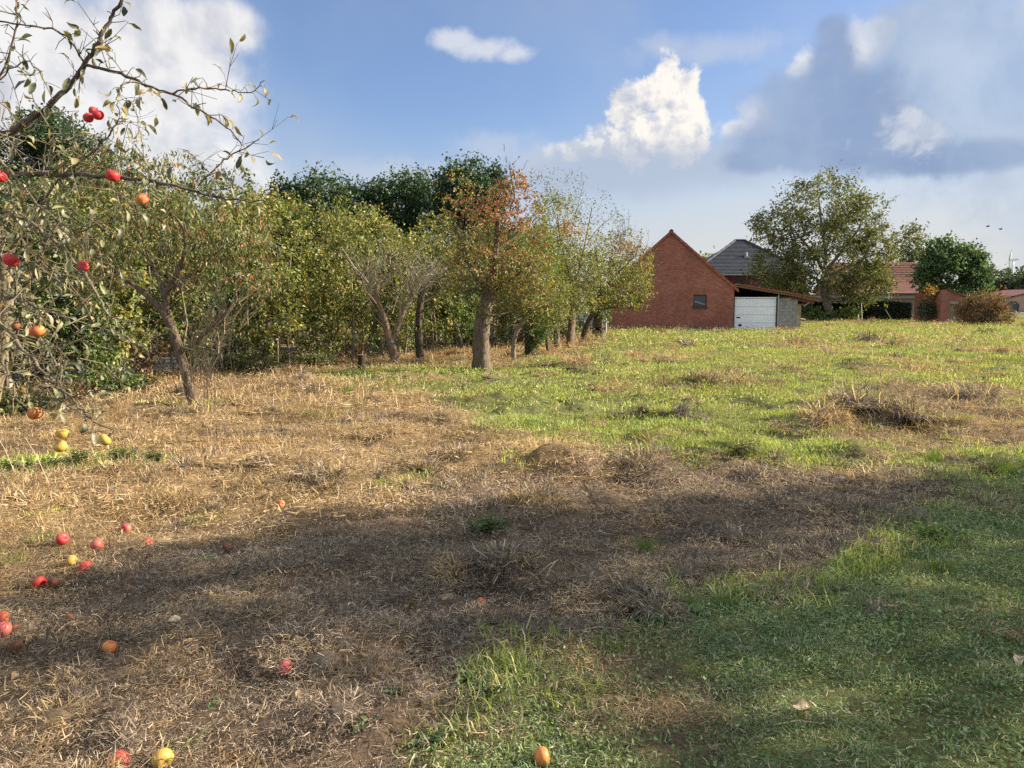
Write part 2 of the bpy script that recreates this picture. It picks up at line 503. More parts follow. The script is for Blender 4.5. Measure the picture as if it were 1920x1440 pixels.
# ------------------------------------------------------------------ mesh building
class Geo:
    def __init__(self):
        self.V, self.F3, self.F4, self.C, self.n = [], [], [], [], 0

    def add(self, V, F3=None, F4=None, col=None):
        V = np.asarray(V, float).reshape(-1, 3)
        self.V.append(V)
        if F3 is not None and len(F3):
            self.F3.append(np.asarray(F3, int) + self.n)
        if F4 is not None and len(F4):
            self.F4.append(np.asarray(F4, int) + self.n)
        if col is None:
            col = (0.5, 0.5, 0.5)
        c = np.asarray(col, float)
        if c.ndim == 1:
            c = np.tile(c, (len(V), 1))
        self.C.append(c)
        self.n += len(V)

    def box(self, lo, hi, col=None, rot=0.0, taper=1.0):
        x0, y0, z0 = lo
        x1, y1, z1 = hi
        cx, cy = (x0 + x1) / 2, (y0 + y1) / 2
        vs = []
        for z, k in ((z0, 1.0), (z1, taper)):
            for x, y in ((x0, y0), (x1, y0), (x1, y1), (x0, y1)):
                dx, dy = (x - cx) * k, (y - cy) * k
                vs.append((cx + dx * math.cos(rot) - dy * math.sin(rot), cy + dx * math.sin(rot) + dy * math.cos(rot), z))
        self.add(vs, None, [(0, 3, 2, 1), (4, 5, 6, 7), (0, 1, 5, 4), (1, 2, 6, 5), (2, 3, 7, 6), (3, 0, 4, 7)], col)

    def hexa(self, p, col=None):                        # eight corners: four below, four above
        self.add(p, None, [(0, 3, 2, 1), (4, 5, 6, 7), (0, 1, 5, 4), (1, 2, 6, 5), (2, 3, 7, 6), (3, 0, 4, 7)], col)

    def beam(self, a, b, w, h, col=None):
        a, b = Vector(a), Vector(b)
        d = (b - a).normalized()
        s = d.cross(Vector((0, 0, 1)))
        if s.length < 1e-3:
            s = Vector((1, 0, 0))
        s.normalize()
        t = s.cross(d)
        s, t = s * w / 2, t * h / 2
        self.hexa([a - s - t, a + s - t, a + s + t, a - s + t, b - s - t, b + s - t, b + s + t, b - s + t], col)

    def tube(self, P, R, sides=6, col=None, cap=True, rough=0.0):
        P = np.asarray(P, float)
        n = len(P)
        R = np.broadcast_to(np.asarray(R, float), (n,))
        D = np.gradient(P, axis=0)
        D /= np.linalg.norm(D, axis=1, keepdims=True) + 1e-9
        ref = np.array([0, 0, 1.0]) if abs(D[:, 2]).mean() < 0.75 else np.array([1.0, 0, 0])
        S = np.cross(D, ref)
        S /= np.linalg.norm(S, axis=1, keepdims=True) + 1e-9
        U = np.cross(S, D)
        a = np.arange(sides) * 2 * math.pi / sides
        K = np.ones((n, sides))
        if rough:
            K = RNG.normal(0, rough, (n, sides)) + RNG.normal(0, rough * .8, (1, sides))
            K[1:-1] = (K[:-2] + 2 * K[1:-1] + K[2:]) / 3
            K = 1 + K
        V = P[:, None] + (R[:, None] * K)[:, :, None] * (np.cos(a)[None, :, None] * S[:, None] + np.sin(a)[None, :, None] * U[:, None])
        i = np.arange(n - 1)[:, None] * sides
        j = np.arange(sides)[None]
        k = (j + 1) % sides
        F = np.stack([i + j, i + k, i + sides + k, i + sides + j], -1).reshape(-1, 4)
        V = V.reshape(-1, 3)
        F3 = None
        if cap:
            V = np.vstack([V, P[-1] + D[-1] * R[-1] * 0.3])
            m = len(V) - 1
            o = (n - 1) * sides
            F3 = [(o + q, o + (q + 1) % sides, m) for q in range(sides)]
        self.add(V, F3, F, col)

    def leaves(self, P, D, N, L, W, col, fold=0.15):
        P, D, N = (np.asarray(q, float) for q in (P, D, N))
        D = D / (np.linalg.norm(D, axis=1, keepdims=True) + 1e-9)
        S = np.cross(D, N)
        S /= np.linalg.norm(S, axis=1, keepdims=True) + 1e-9
        Nn = np.cross(S, D)
        L = np.asarray(L, float)[:, None]
        W = np.asarray(W, float)[:, None]
        mid = P + D * L * 0.45 + Nn * W * fold * 2
        V = np.stack([P, mid + S * W, P + D * L - Nn * L * 0.12, mid - S * W], 1).reshape(-1, 3)
        i = np.arange(len(P))[:, None] * 4
        F = np.concatenate([i + np.array([[0, 1, 2]]), i + np.array([[0, 2, 3]])])
        self.add(V, F, None, np.repeat(np.asarray(col, float), 4, axis=0))

    def mesh(self, name, smooth=False):
        V = np.vstack(self.V)
        f3 = np.vstack(self.F3) if self.F3 else np.zeros((0, 3), int)
        f4 = np.vstack(self.F4) if self.F4 else np.zeros((0, 4), int)
        me = bpy.data.meshes.new(name)
        me.vertices.add(len(V))
        me.vertices.foreach_set('co', V.astype(np.float32).ravel())
        li = np.concatenate([f3.ravel(), f4.ravel()]).astype(np.int32)
        st = np.concatenate([np.arange(len(f3)) * 3, len(f3) * 3 + np.arange(len(f4)) * 4]).astype(np.int32)
        me.loops.add(len(li))
        me.loops.foreach_set('vertex_index', li)
        me.polygons.add(len(st))
        me.polygons.foreach_set('loop_start', st)
        ca = me.attributes.new('col', 'FLOAT_COLOR', 'POINT')
        c = np.ones((len(V), 4), np.float32)
        c[:, :3] = np.vstack(self.C)
        ca.data.foreach_set('color', c.ravel())
        me.update(calc_edges=True)
        me.polygons.foreach_set('use_smooth', np.full(len(st), smooth))
        return me

    def obj(self, name, m, parent=None, smooth=False, local=True):
        me = self.mesh(name, smooth)
        me.materials.append(MATS[m])
        return link(name, me, parent)


def link(name, me, parent=None):
    o = bpy.data.objects.new(name, me)
    COL.objects.link(o)
    if parent is not None:
        o.parent = parent
    return o


def tag(o, label=None, cat=None, group=None, kind=None):
    for k, v in (('label', label), ('category', cat), ('group', group), ('kind', kind)):
        if v:
            o[k] = v
    return o


def thing(name, loc, label, cat, group=None, rz=0.0):
    o = bpy.data.objects.new(name, None)
    COL.objects.link(o)
    o.location = loc
    o.rotation_euler = (0, 0, rz)
    o.empty_display_size = 0.2
    return tag(o, label, cat, group)


ORD = ['first', 'second', 'third', 'fourth', 'fifth', 'sixth', 'seventh', 'eighth', 'ninth', 'tenth', 'eleventh', 'twelfth',
       'thirteenth', 'fourteenth', 'fifteenth', 'sixteenth', 'seventeenth', 'eighteenth', 'nineteenth', 'twentieth',
       'twenty-first', 'twenty-second', 'twenty-third', 'twenty-fourth', 'twenty-fifth', 'twenty-sixth', 'twenty-seventh']

# ------------------------------------------------------------------ noise and the lie of the land
_TAB = np.random.default_rng(3).random((256, 256))


def vn(x, y):
    xi, yi = np.floor(x).astype(int), np.floor(y).astype(int)
    fx, fy = x - xi, y - yi
    fx, fy = fx * fx * (3 - 2 * fx), fy * fy * (3 - 2 * fy)
    a, b = _TAB[xi & 255, yi & 255], _TAB[(xi + 1) & 255, yi & 255]
    c, d = _TAB[xi & 255, (yi + 1) & 255], _TAB[(xi + 1) & 255, (yi + 1) & 255]
    return (a + (b - a) * fx) * (1 - fy) + (c + (d - c) * fx) * fy


def fbm(x, y, s, o=4, seed=0):
    x, y = np.asarray(x, float) / s + seed * 17.3, np.asarray(y, float) / s + seed * 9.7
    t, a, w = 0, 1.0, 0
    for _ in range(o):
        t = t + vn(x, y) * a
        w += a
        a *= 0.5
        x, y = x * 2.03 + 5.1, y * 2.03 + 2.7
    return t / w


def sstep(x, a, b):
    t = np.clip((x - a) / (b - a), 0, 1)
    return t * t * (3 - 2 * t)


def inpoly(poly, x, y):
    r = np.zeros(np.shape(x), bool)
    n = len(poly)
    for i in range(n):
        (x0, y0), (x1, y1) = poly[i], poly[(i + 1) % n]
        if abs(y1 - y0) < 1e-9:
            continue
        c = ((y0 > y) != (y1 > y)) & (x < (x1 - x0) * (y - y0) / (y1 - y0) + x0)
        r ^= c
    return r


_J = np.random.default_rng(5).normal(size=(8, 2))


def soft(poly, x, y, s=0.12):
    k = s * (0.35 + 0.1 * np.asarray(y))
    t = 0
    for a, b in _J:
        t = t + inpoly(poly, x + a * k, y + b * k * 1.4)
    return t / len(_J)


def gpoly(pts):
    return [gp(u, v) for u, v in pts]


LAWN = gpoly([(2900, 860), (1900, 862), (1790, 930), (1700, 985), (1540, 1075), (1270, 1130), (1130, 1235), (880, 1320), (700, 1425), (640, 1800), (2900, 1800)])
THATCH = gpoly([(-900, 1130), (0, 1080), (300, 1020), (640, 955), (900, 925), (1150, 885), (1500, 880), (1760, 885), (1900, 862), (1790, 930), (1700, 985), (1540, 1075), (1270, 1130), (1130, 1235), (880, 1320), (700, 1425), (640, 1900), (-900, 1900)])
FIELD = gpoly([(560, 700), (660, 716), (780, 745), (880, 795), (980, 835), (1180, 860), (1400, 880), (1750, 890), (2300, 880), (3200, 850), (3200, 592), (1100, 604), (1130, 640), (960, 690), (800, 690)])
ROUGH = gpoly([(1480, 800), (1600, 760), (1900, 740), (2300, 740), (2300, 850), (1700, 850)])
WEED = gpoly([(-250, 880), (0, 862), (140, 845), (260, 838), (330, 858), (280, 882), (100, 905), (-250, 930)])
HEDGE = [(-13.5, 7.0), (-10.5, 11.5), (-8.2, 15.2), (-6.1, 18.7), (-3.8, 21.5), (-1.5, 26.0), (1.0, 31.0), (4.0, 40.0)]
LITTER = [(-14, 6), (-8.2, 11.6), (-5.4, 16.6), (-2.6, 18.6), (-0.4, 21), (2.0, 26), (4.6, 35), (5.2, 43), (2.5, 44), (0, 33), (-4, 24), (-9, 16)]
HUMPS = []
for u, v, r, h in [(905, 1110, 0.13, -0.10), (950, 1066, 0.20, 0.07), (850, 1072, 0.16, 0.05), (1190, 872, 0.38, 0.10), (1010, 950, 0.30, 0.06), (1215, 1140, 0.16, 0.045),
                   (1185, 1150, 0.12, -0.06), (1320, 716, 0.55, 0.16), (1085, 690, 0.7, 0.1), (1620, 780, 0.7, 0.14), (1700, 790, 0.7, 0.12), (1820, 745, 0.8, 0.14),
                   (1380, 845, 0.5, 0.10), (300, 935, 0.25, 0.05), (610, 905, 0.35, 0.08), (560, 880, 0.4, 0.07), (790, 1225, 0.14, -0.05), (820, 1215, 0.15, 0.035),
                   (1530, 800, 0.5, 0.13), (840, 860, 0.3, 0.06), (1050, 880, 0.3, 0.07), (440, 1130, 0.4, 0.03), (330, 1270, 0.3, 0.035), (640, 1045, 0.3, 0.04), (1430, 640, 1.2, 0.12)]:
    x, y = gp(u, v)
    HUMPS.append((x, y, r, h))
_rh = np.random.default_rng(33)
for _ in range(80):                                   # lumps of matted thatch in the foreground
    y = _rh.uniform(2.4, 7.0)
    HUMPS.append((_rh.uniform(-.75, .45) * y, y, _rh.uniform(.06, .17), _rh.choice([1, 1, -1]) * _rh.uniform(.015, .05)))
for _ in range(170):                                  # tussocks and molehills across the field
    y = 7.0 + 30 * _rh.random() ** 1.5
    HUMPS.append((_rh.uniform(-.45, .72) * y, y, _rh.uniform(.14, .26) * (1 + y * .03), _rh.uniform(.05, .13)))
_hx, _hy = [np.array(q) for q in zip(*HEDGE)]


def hedge_x(y):
    return np.interp(y, _hy, _hx)


def hz(x, y):
    x, y = np.asarray(x, float), np.asarray(y, float)
    near = sstep(y, 120, 40)
    field = sstep(x - hedge_x(y), -0.8, 1.2)
    z = 0.11 * (fbm(x, y, 1.9, 3, 1) - 0.5) + 0.13 * (fbm(x, y, 0.45, 3, 2) - 0.5) + 0.075 * (fbm(x, y, 0.13, 2, 3) - 0.5)
    z = z + (0.20 * (fbm(x, y, 1.0, 3, 4) - 0.5) + 0.10 * (fbm(x, y, 0.42, 2, 7) - 0.5)) * sstep(y, 6.5, 11)
    z = z * (1 - 0.55 * inpoly(LAWN, x, y))
    z = z * near * field
    z = z - .055 * pits(x, y)
    for a, b, r, h in HUMPS:
        q = ((x - a) ** 2 + (y - b) ** 2) / (r * r)
        z = z + h * np.exp(-np.minimum(q, 30))
    return z


PITS = [(*gp(905, 1112), .12), (*gp(960, 1120), .07), (*gp(1190, 1152), .10), (*gp(800, 1222), .08), (*gp(1175, 898), .13), (*gp(1260, 905), .10), (*gp(705, 1020), .06), (*gp(375, 1225), .05)]


def pits(x, y):                     # scraped holes of bare earth, their shade painted in as dark colour
    t = 0 * np.asarray(x, float)
    for a, b, r in PITS:
        t = np.maximum(t, np.exp(-(((x - a) / r) ** 2 + ((y - b) / (r * 1.3)) ** 2) ** 2))
    return t


def hz1(x, y):
    return float(hz(np.array([x]), np.array([y]))[0])


def zones(x, y):
    """shares of green, straw, brown thatch, leaf litter on the ground at x, y"""
    wx = x + 0.35 * (fbm(x, y, 0.7, 3, 5) - 0.5) * (1 + 0.12 * np.abs(y))
    wy = y + 0.55 * (fbm(x, y, 0.7, 3, 6) - 0.5) * (1 + 0.12 * np.abs(y))
    lawn, th, fi, ro, wd, li = (soft(p, wx, wy) for p in (LAWN, THATCH, FIELD, ROUGH, WEED, LITTER))
    patch = fbm(x, y, 1.1, 4, 8)
    patch2 = fbm(x, y, 3.5, 3, 9)
    fade = sstep(y, 6, 14)
    g_field = fi * sstep(patch * 0.6 + patch2 * 0.4 + 0.06 * fade, 0.36, 0.58) * (1 - 0.8 * ro)
    g_lawn = lawn * sstep(patch, 0.28, 0.5)
    right = sstep(np.asarray(x) / np.maximum(np.asarray(y), 1), 0.25, 0.65) * sstep(y, 8.5, 6.6)
    green = np.clip(g_field + g_lawn + wd * 0.45 + right * 0.3, 0, 1)
    green = np.where((lawn < .3) & (fi < .3) & (wd < .3), 0.10 * sstep(patch, 0.55, 0.75) * (1 - th), green)
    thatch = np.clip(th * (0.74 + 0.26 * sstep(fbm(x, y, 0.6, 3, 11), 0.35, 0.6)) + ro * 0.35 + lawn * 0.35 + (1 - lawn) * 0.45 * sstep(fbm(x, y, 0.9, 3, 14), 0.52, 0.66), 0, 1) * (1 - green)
    straw = np.clip(1 - green - thatch, 0, 1)
    return green, straw, thatch, li, lawn


def build_ground():
    def axis(lo_f, hi_f, step, lo, hi, g):
        mid = list(np.arange(lo_f, hi_f, step))
        up, s = [], step
        v = mid[-1]
        while v < hi:
            s *= g
            v += s
            up.append(v)
        dn, s, v = [], step, mid[0]
        while v > lo:
            s *= g
            v -= s
            dn.append(v)
        return np.array(dn[::-1] + mid + up)
    xs = axis(-3.6, 3.6, 0.04, -5000, 5000, 1.045)
    ym = list(np.arange(1.6, 7.2, 0.032))
    s = 0.032
    while ym[-1] < 5200:
        s = min(s * (1.013 if ym[-1] < 90 else 1.1), 900)
        ym.append(ym[-1] + s)
    ys = np.array(list(-np.geomspace(3000, 0.05, 40)) + [0.5, 1.0, 1.3] + ym)
    X, Y = np.meshgrid(xs, ys)
    x, y = X.ravel(), Y.ravel()
    z = hz(x, y)
    g, st, th, li, lawn = zones(x, y)
    k = fbm(x, y, 0.4, 3, 13)[:, None]
    cg = np.array([0.12, 0.135, 0.05]) * (0.7 + 0.6 * k)
    cs = np.array([0.22, 0.155, 0.085]) * (0.6 + 0.8 * k)  # set darker than the straw, painting shaded gaps between the stalks
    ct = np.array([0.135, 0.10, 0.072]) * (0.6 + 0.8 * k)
    cl = np.array([0.22, 0.125, 0.06]) * (0.6 + 0.8 * k)
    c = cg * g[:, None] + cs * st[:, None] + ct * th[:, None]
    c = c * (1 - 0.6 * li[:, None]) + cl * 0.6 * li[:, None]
    pt = pits(x, y)[:, None]
    c = c * (1 - pt) + np.array([0.045, 0.033, 0.024]) * pt  # wet soil and the shade of the holes, put into the ground colour
    far = sstep(y, 75, 110)[:, None]
    c = c * (1 - far) + np.array([0.10, 0.14, 0.04]) * far
    G = Geo()
    nx, ny = len(xs), len(ys)
    i = (np.arange(ny - 1)[:, None] * nx + np.arange(nx - 1)[None]).ravel()
    G.add(np.stack([x, y, z], 1), None, np.stack([i, i + 1, i + nx + 1, i + nx], 1), c)
    o = G.obj('ground', 'ground', smooth=True)
    tag(o, 'rough field of dead straw, brown thatch and patchy green grass', kind='structure')


build_ground()

# ------------------------------------------------------------------ scattered ground cover
def proto(kind, rad, n, lmin, lmax, w, lie, pal, seed, bend=0.5, broad=False):
    """a flat patch or tuft of n blades; lie = 0 stands, 1 lies flat"""
    r = np.random.default_rng(seed)
    pal = np.array(pal, float)
    a = r.random(n) * 2 * math.pi
    q = np.sqrt(r.random(n)) * rad
    P = np.stack([np.cos(a) * q, np.sin(a) * q, r.random(n) * 0.012 * lie], 1)
    az = r.random(n) * 2 * math.pi
    el = np.where(r.random(n) < lie, r.normal(0.08, 0.16, n), r.normal(1.15, 0.28, n))
    el = np.clip(el, -0.15, 1.5)
    D = np.stack([np.cos(az) * np.cos(el), np.sin(az) * np.cos(el), np.sin(el)], 1)
    L = lmin + (lmax - lmin) * r.random(n) ** 1.6
    S = np.cross(D, np.array([0, 0, 1.0]) + r.normal(0, 0.35, (n, 3)))
    S /= np.linalg.norm(S, axis=1, keepdims=True) + 1e-9
    W = w * (0.6 + 0.8 * r.random(n))[:, None]
    D2 = D + np.stack([r.normal(0, bend, n), r.normal(0, bend, n), -np.abs(r.normal(0, bend * 0.8, n)) * (el > 0.3)], 1)
    D2 /= np.linalg.norm(D2, axis=1, keepdims=True)
    M = P + D * (L * 0.5)[:, None]
    E = M + D2 * (L * 0.5)[:, None]
    E[:, 2] = np.maximum(E[:, 2], 0.0)
    if broad:
        V = np.stack([P, P + D * (L * .3)[:, None] + S * W * .2, M + S * W, E, M - S * W], 1)
        F = [(0, 1, 2), (0, 2, 4), (2, 3, 4)]
    else:
        V = np.stack([P - S * W, P + S * W, M + S * W * 0.85, M - S * W * 0.85, E], 1)
        F = [(0, 1, 2), (0, 2, 3), (3, 2, 4)]
    c = pal[r.integers(0, len(pal), n)] * (0.65 + 0.7 * r.random((n, 1)))
    G = Geo()
    i = np.arange(n)[:, None] * 5
    G.add(V.reshape(-1, 3), np.concatenate([i + np.array([f]) for f in F]), None, np.repeat(c, 5, axis=0))
    me = G.mesh('blades')
    me.materials.append(MATS['blade'])
    return bpy.data.objects.new('blades', me)


STRAW = [(0.47, 0.335, 0.175), (0.55, 0.415, 0.24), (0.36, 0.245, 0.125), (0.24, 0.15, 0.077), (0.63, 0.51, 0.33), (0.14, 0.09, 0.05), (0.47, 0.34, 0.175)]
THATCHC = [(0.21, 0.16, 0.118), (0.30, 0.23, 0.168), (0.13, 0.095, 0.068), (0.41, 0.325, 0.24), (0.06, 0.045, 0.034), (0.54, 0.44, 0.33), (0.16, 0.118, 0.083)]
GRASS = [(0.25, 0.33, 0.055), (0.32, 0.40, 0.08), (0.17, 0.23, 0.045), (0.40, 0.43, 0.13), (0.52, 0.47, 0.24), (0.27, 0.36, 0.065)]
LAWNC = [(0.165, 0.25, 0.09), (0.22, 0.31, 0.115), (0.13, 0.20, 0.085), (0.31, 0.37, 0.17), (0.54, 0.47, 0.32), (0.19, 0.27, 0.165), (0.14, 0.215, 0.08)]
LEAFC = [(0.34, 0.18, 0.07), (0.42, 0.27, 0.12), (0.25, 0.12, 0.05), (0.48, 0.36, 0.18), (0.30, 0.24, 0.08)]


def heap(rad, h, n, w, pal, seed):
    """a low heap of matted stalks, combed outwards"""
    r = np.random.default_rng(seed)
    pal = np.array(pal, float)
    a = r.random(n) * 2 * math.pi
    q = np.sqrt(r.random(n))
    P = np.stack([np.cos(a) * q * rad, np.sin(a) * q * rad, h * (1 - q * q) * r.random(n)], 1)
    az = a + r.normal(0, .9, n)
    el = r.normal(.25, .45, n) + (1 - q) * .4
    D = np.stack([np.cos(az) * np.cos(el), np.sin(az) * np.cos(el), np.sin(el)], 1)
    L = rad * r.uniform(.35, 1.1, n)
    S = np.cross(D, np.array([0, 0, 1.0]) + r.normal(0, .3, (n, 3)))
    S /= np.linalg.norm(S, axis=1, keepdims=True) + 1e-9
    W = w * r.uniform(.6, 1.5, (n, 1))
    M = P + D * (L * .55)[:, None]
    D2 = D + np.stack([r.normal(0, .5, n), r.normal(0, .5, n), -r.uniform(.2, 1.3, n)], 1)
    E = M + D2 / np.linalg.norm(D2, axis=1, keepdims=True) * (L * .45)[:, None]
    V = np.stack([P - S * W, P + S * W, M + S * W * .85, M - S * W * .85, E], 1)
    c = pal[r.integers(0, len(pal), n)] * (0.6 + 0.8 * r.random((n, 1)))
    G = Geo()
    i = np.arange(n)[:, None] * 5
    G.add(V.reshape(-1, 3), np.concatenate([i + np.array([f]) for f in [(0, 1, 2), (0, 2, 3), (3, 2, 4)]]), None, np.repeat(c, 5, axis=0))
    m = 9                                                # dark matted core
    b = np.arange(m) * 2 * math.pi / m
    core = np.vstack([np.c_[np.cos(b) * rad * .8, np.sin(b) * rad * .8, np.full(m, -.01)], np.c_[np.cos(b) * rad * .45, np.sin(b) * rad * .45, np.full(m, h * .5)], [[0, 0, h * .75]]])
    G.add(core, [(m + k, m + (k + 1) % m, 2 * m) for k in range(m)], [(k, (k + 1) % m, m + (k + 1) % m, m + k) for k in range(m)], pal.mean(0) * .55)
    me = G.mesh('clump')
    me.materials.append(MATS['blade'])
    return bpy.data.objects.new('clump', me)


def scatter(name, label, pts, tint, idx, protos, scl, tilt=0.12, kind='stuff'):
    n = len(pts)
    me = bpy.data.meshes.new(name)
    me.vertices.add(n)
    me.vertices.foreach_set('co', np.asarray(pts, np.float32).ravel())
    rot = np.stack([RNG.normal(0, tilt, n), RNG.normal(0, tilt, n), RNG.random(n) * 2 * math.pi], 1).astype(np.float32)
    a = me.attributes.new('rot', 'FLOAT_VECTOR', 'POINT')
    a.data.foreach_set('vector', rot.ravel())
    a = me.attributes.new('scl', 'FLOAT', 'POINT')
    a.data.foreach_set('value', np.asarray(scl, np.float32))
    a = me.attributes.new('pick', 'INT', 'POINT')
    a.data.foreach_set('value', np.asarray(idx, np.int32))
    a = me.attributes.new('tint', 'FLOAT_COLOR', 'POINT')
    t = np.ones((n, 4), np.float32)
    t[:, :3] = tint
    a.data.foreach_set('color', t.ravel())
    o = link(name, me)
    tag(o, label, kind=kind)
    me.materials.append(MATS['blade'])
    ng = bpy.data.node_groups.new(name, 'GeometryNodeTree')
    ng.interface.new_socket('Geometry', in_out='INPUT', socket_type='NodeSocketGeometry')
    ng.interface.new_socket('Geometry', in_out='OUTPUT', socket_type='NodeSocketGeometry')
    N, Lk = ng.nodes, ng.links
    gi, go = N.new('NodeGroupInput'), N.new('NodeGroupOutput')
    iop = N.new('GeometryNodeInstanceOnPoints')
    join = N.new('GeometryNodeGeometryToInstance')
    for p in reversed(protos):                 # a multi-input keeps the last link first
        oi = N.new('GeometryNodeObjectInfo')
        oi.inputs['Object'].default_value = p
        Lk.new(oi.outputs['Geometry'], join.inputs[0])

    def named(nm, ty):
        a = N.new('GeometryNodeInputNamedAttribute')
        a.data_type = ty
        a.inputs['Name'].default_value = nm
        return a.outputs[0]
    Lk.new(gi.outputs[0], iop.inputs['Points'])
    Lk.new(join.outputs[0], iop.inputs['Instance'])
    iop.inputs['Pick Instance'].default_value = True
    Lk.new(named('pick', 'INT'), iop.inputs['Instance Index'])
    Lk.new(named('rot', 'FLOAT_VECTOR'), iop.inputs['Rotation'])
    Lk.new(named('scl', 'FLOAT'), iop.inputs['Scale'])
    Lk.new(iop.outputs[0], go.inputs[0])
    md = o.modifiers.new('scatter', 'NODES')
    md.node_group = ng
    return o


def lod_points(density, lo, hi, seed, wide=0.80):
    """random ground points from lo to hi metres ahead; density per square metre"""
    r = np.random.default_rng(seed)
    side = wide * hi + 1.5
    n = int(density * 2 * side * (hi - lo))
    x, y = (r.random(n) * 2 - 1) * side, lo + r.random(n) * (hi - lo)
    keep = np.abs(x) < wide * y + 1.5
    x, y = x[keep], y[keep]
    keep = (x > hedge_x(y) - 0.5) & (pits(x, y) < .5)
    return x[keep], y[keep]


def ground_cover():
    LOD = [(1.6, 5.2, 1.0), (5.2, 11.0, 2.0), (11.0, 26.0, 4.2), (26.0, 82.0, 9.0)]
    spec = {}
    for kind, nm, lab in (('straw', 'dry_straw', 'yellow dry straw lying matted over the field'), ('thatch', 'brown_thatch', 'brown dead thatch covering the bare ground'),
                          ('grass', 'field_grass', 'fresh green grass growing in patches across the field'), ('lawn', 'lawn_grass', 'short dark green lawn with clover in the foreground'),
                          ('litter', 'leaf_litter', 'brown fallen leaves under the fruit trees and hedge')):
        spec[kind] = dict(nm=nm, lab=lab, pts=[], tint=[], idx=[], scl=[], pro=[])
    R = np.random.default_rng(21)
    for li, (lo, hi, k) in enumerate(LOD):
        s = li * 31
        P = {}
        wk = (1.0, 1.7, 3.2, 8.0)[li]
        lk = (1.0, 1.2, 1.6, 2.6)[li]
        rad = (0.17, 0.30, 0.60, 1.5)[li]
        P['straw'] = [proto('straw', rad, (190, 160, 150, 150)[li], .02 * lk, (.085, .11, .14, .15)[li] * lk, .0013 * wk, (0.93, .9, .88, .88)[li], STRAW, s + j, .35) for j in range(4)]
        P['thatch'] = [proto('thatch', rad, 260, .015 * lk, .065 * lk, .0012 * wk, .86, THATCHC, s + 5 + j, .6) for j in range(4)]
        P['grass'] = [proto('grass', rad * .75, 120, .02, (.10, .09, .095, .12)[li], .002 * wk, .25, GRASS, s + 10 + j, .45) for j in range(4)]
        P['lawn'] = [proto('lawn', rad, 130, .015 * lk, .06 * lk, .0019 * wk, .45, LAWNC, s + 15 + j, .6) for j in range(3)] + \
                    [proto('lawn', rad, 90, .010 * lk, .026 * lk, .0052 * wk, .6, LAWNC[:4], s + 18 + j, .3, True) for j in range(2)]
        P['litter'] = [proto('litter', rad * 1.1, (22, 26, 34, 34)[li], (.015, .02, .04, .04)[li], (.045, .05, .09, .12)[li], (.006, .007, .02, .04)[li], .85, LEAFC if li > 1 else [(.40, .30, .18), (.50, .41, .28), (.30, .20, .11), (.22, .14, .08)], s + 25 + j, .5, True) for j in range(3)]
        base = {q: len(spec[q]['pro']) for q in spec}
        for q in spec:
            spec[q]['pro'] += P[q]
        x, y = lod_points((115, 40, 9.5, 1.9)[li], lo, hi, 100 + li, 0.80 if li < 3 else 0.85)
        g, st, th, lt, lawn = zones(x, y)
        z = hz(x, y)
        n = len(x)
        u = R.random(n)
        pick = {'grass': (u < g * (1 - lawn) * 0.95), 'lawn': (u < g * lawn * 0.95 + 0.25 * lawn)}
        u2 = R.random(n)
        pick['straw'] = ~pick['grass'] & ~pick['lawn'] & (u2 < st + 0.05 * th + 0.35 * g * (1 - lawn))
        pick['thatch'] = ~pick['grass'] & ~pick['lawn'] & ~pick['straw'] & (u2 < st + th + 0.4 * g + .2)
        pick['litter'] = (R.random(n) < lt * 0.6 + (.035, .03, 0, 0)[li] * th)
        edge = (R.random(n) < 1.6 * lawn * (1 - lawn)) & (fbm(x, y, .35, 2, 27) > .5)
        pick['grass'] = pick['grass'] | edge
        clump = fbm(x, y, 1.3, 3, 15)
        for q, m in pick.items():
            c = m.sum()
            S = spec[q]
            S['pts'].append(np.stack([x[m], y[m], z[m]], 1))
            b = 0.62 + 0.75 * fbm(x[m], y[m], 0.8, 3, 17)[:, None] * R.uniform(0.85, 1.15, (c, 1))
            warm = fbm(x[m], y[m], 2.2, 3, 19)[:, None]
            S['tint'].append(b * (np.array([1.06, 1.0, 0.9]) * warm + np.array([0.96, 1.0, 1.08]) * (1 - warm)))
            S['idx'].append(base[q] + R.integers(0, len(P[q]), c))
            sc = R.uniform(0.75, 1.2, c)
            if q == 'grass':
                sc = sc * (0.6 + 0.9 * clump[m])
            S['scl'].append(sc)
    # individual grass tussocks and stalks of dry weed standing in the straw
    for q, S in spec.items():
        scatter(S['nm'], S['lab'], np.vstack(S['pts']), np.vstack(S['tint']), np.concatenate(S['idx']), S['pro'], np.concatenate(S['scl']))
    # little broad-leaved weeds in and around the lawn
    x, y = lod_points(14, 1.8, 8.0, 155)
    g, st, th, lt, lawn = zones(x, y)
    m = R.random(len(x)) < .75 * lawn * sstep(fbm(x, y, .6, 2, 29), .4, .6) + .5 * lawn * (1 - lawn) + .02 * th
    x, y = x[m], y[m]
    n = len(x)
    WEEDC = [(.13, .22, .07), (.18, .28, .09), (.10, .17, .07), (.20, .28, .14)]
    pro = [proto('weed', .03, 11, .03, .075, .0085, .45, WEEDC, 340 + j, .3, True) for j in range(5)]
    scatter('broad_weeds', 'little broad-leaved weeds growing through the lawn', np.stack([x, y, hz(x, y)], 1), np.ones((n, 3)) * R.uniform(.75, 1.25, (n, 1)), R.integers(0, 5, n), pro, R.uniform(.5, 1.25, n), .15)
    # raked-up heaps of thatch and straw
    pts, tint, idx, scl = [], [], [], []
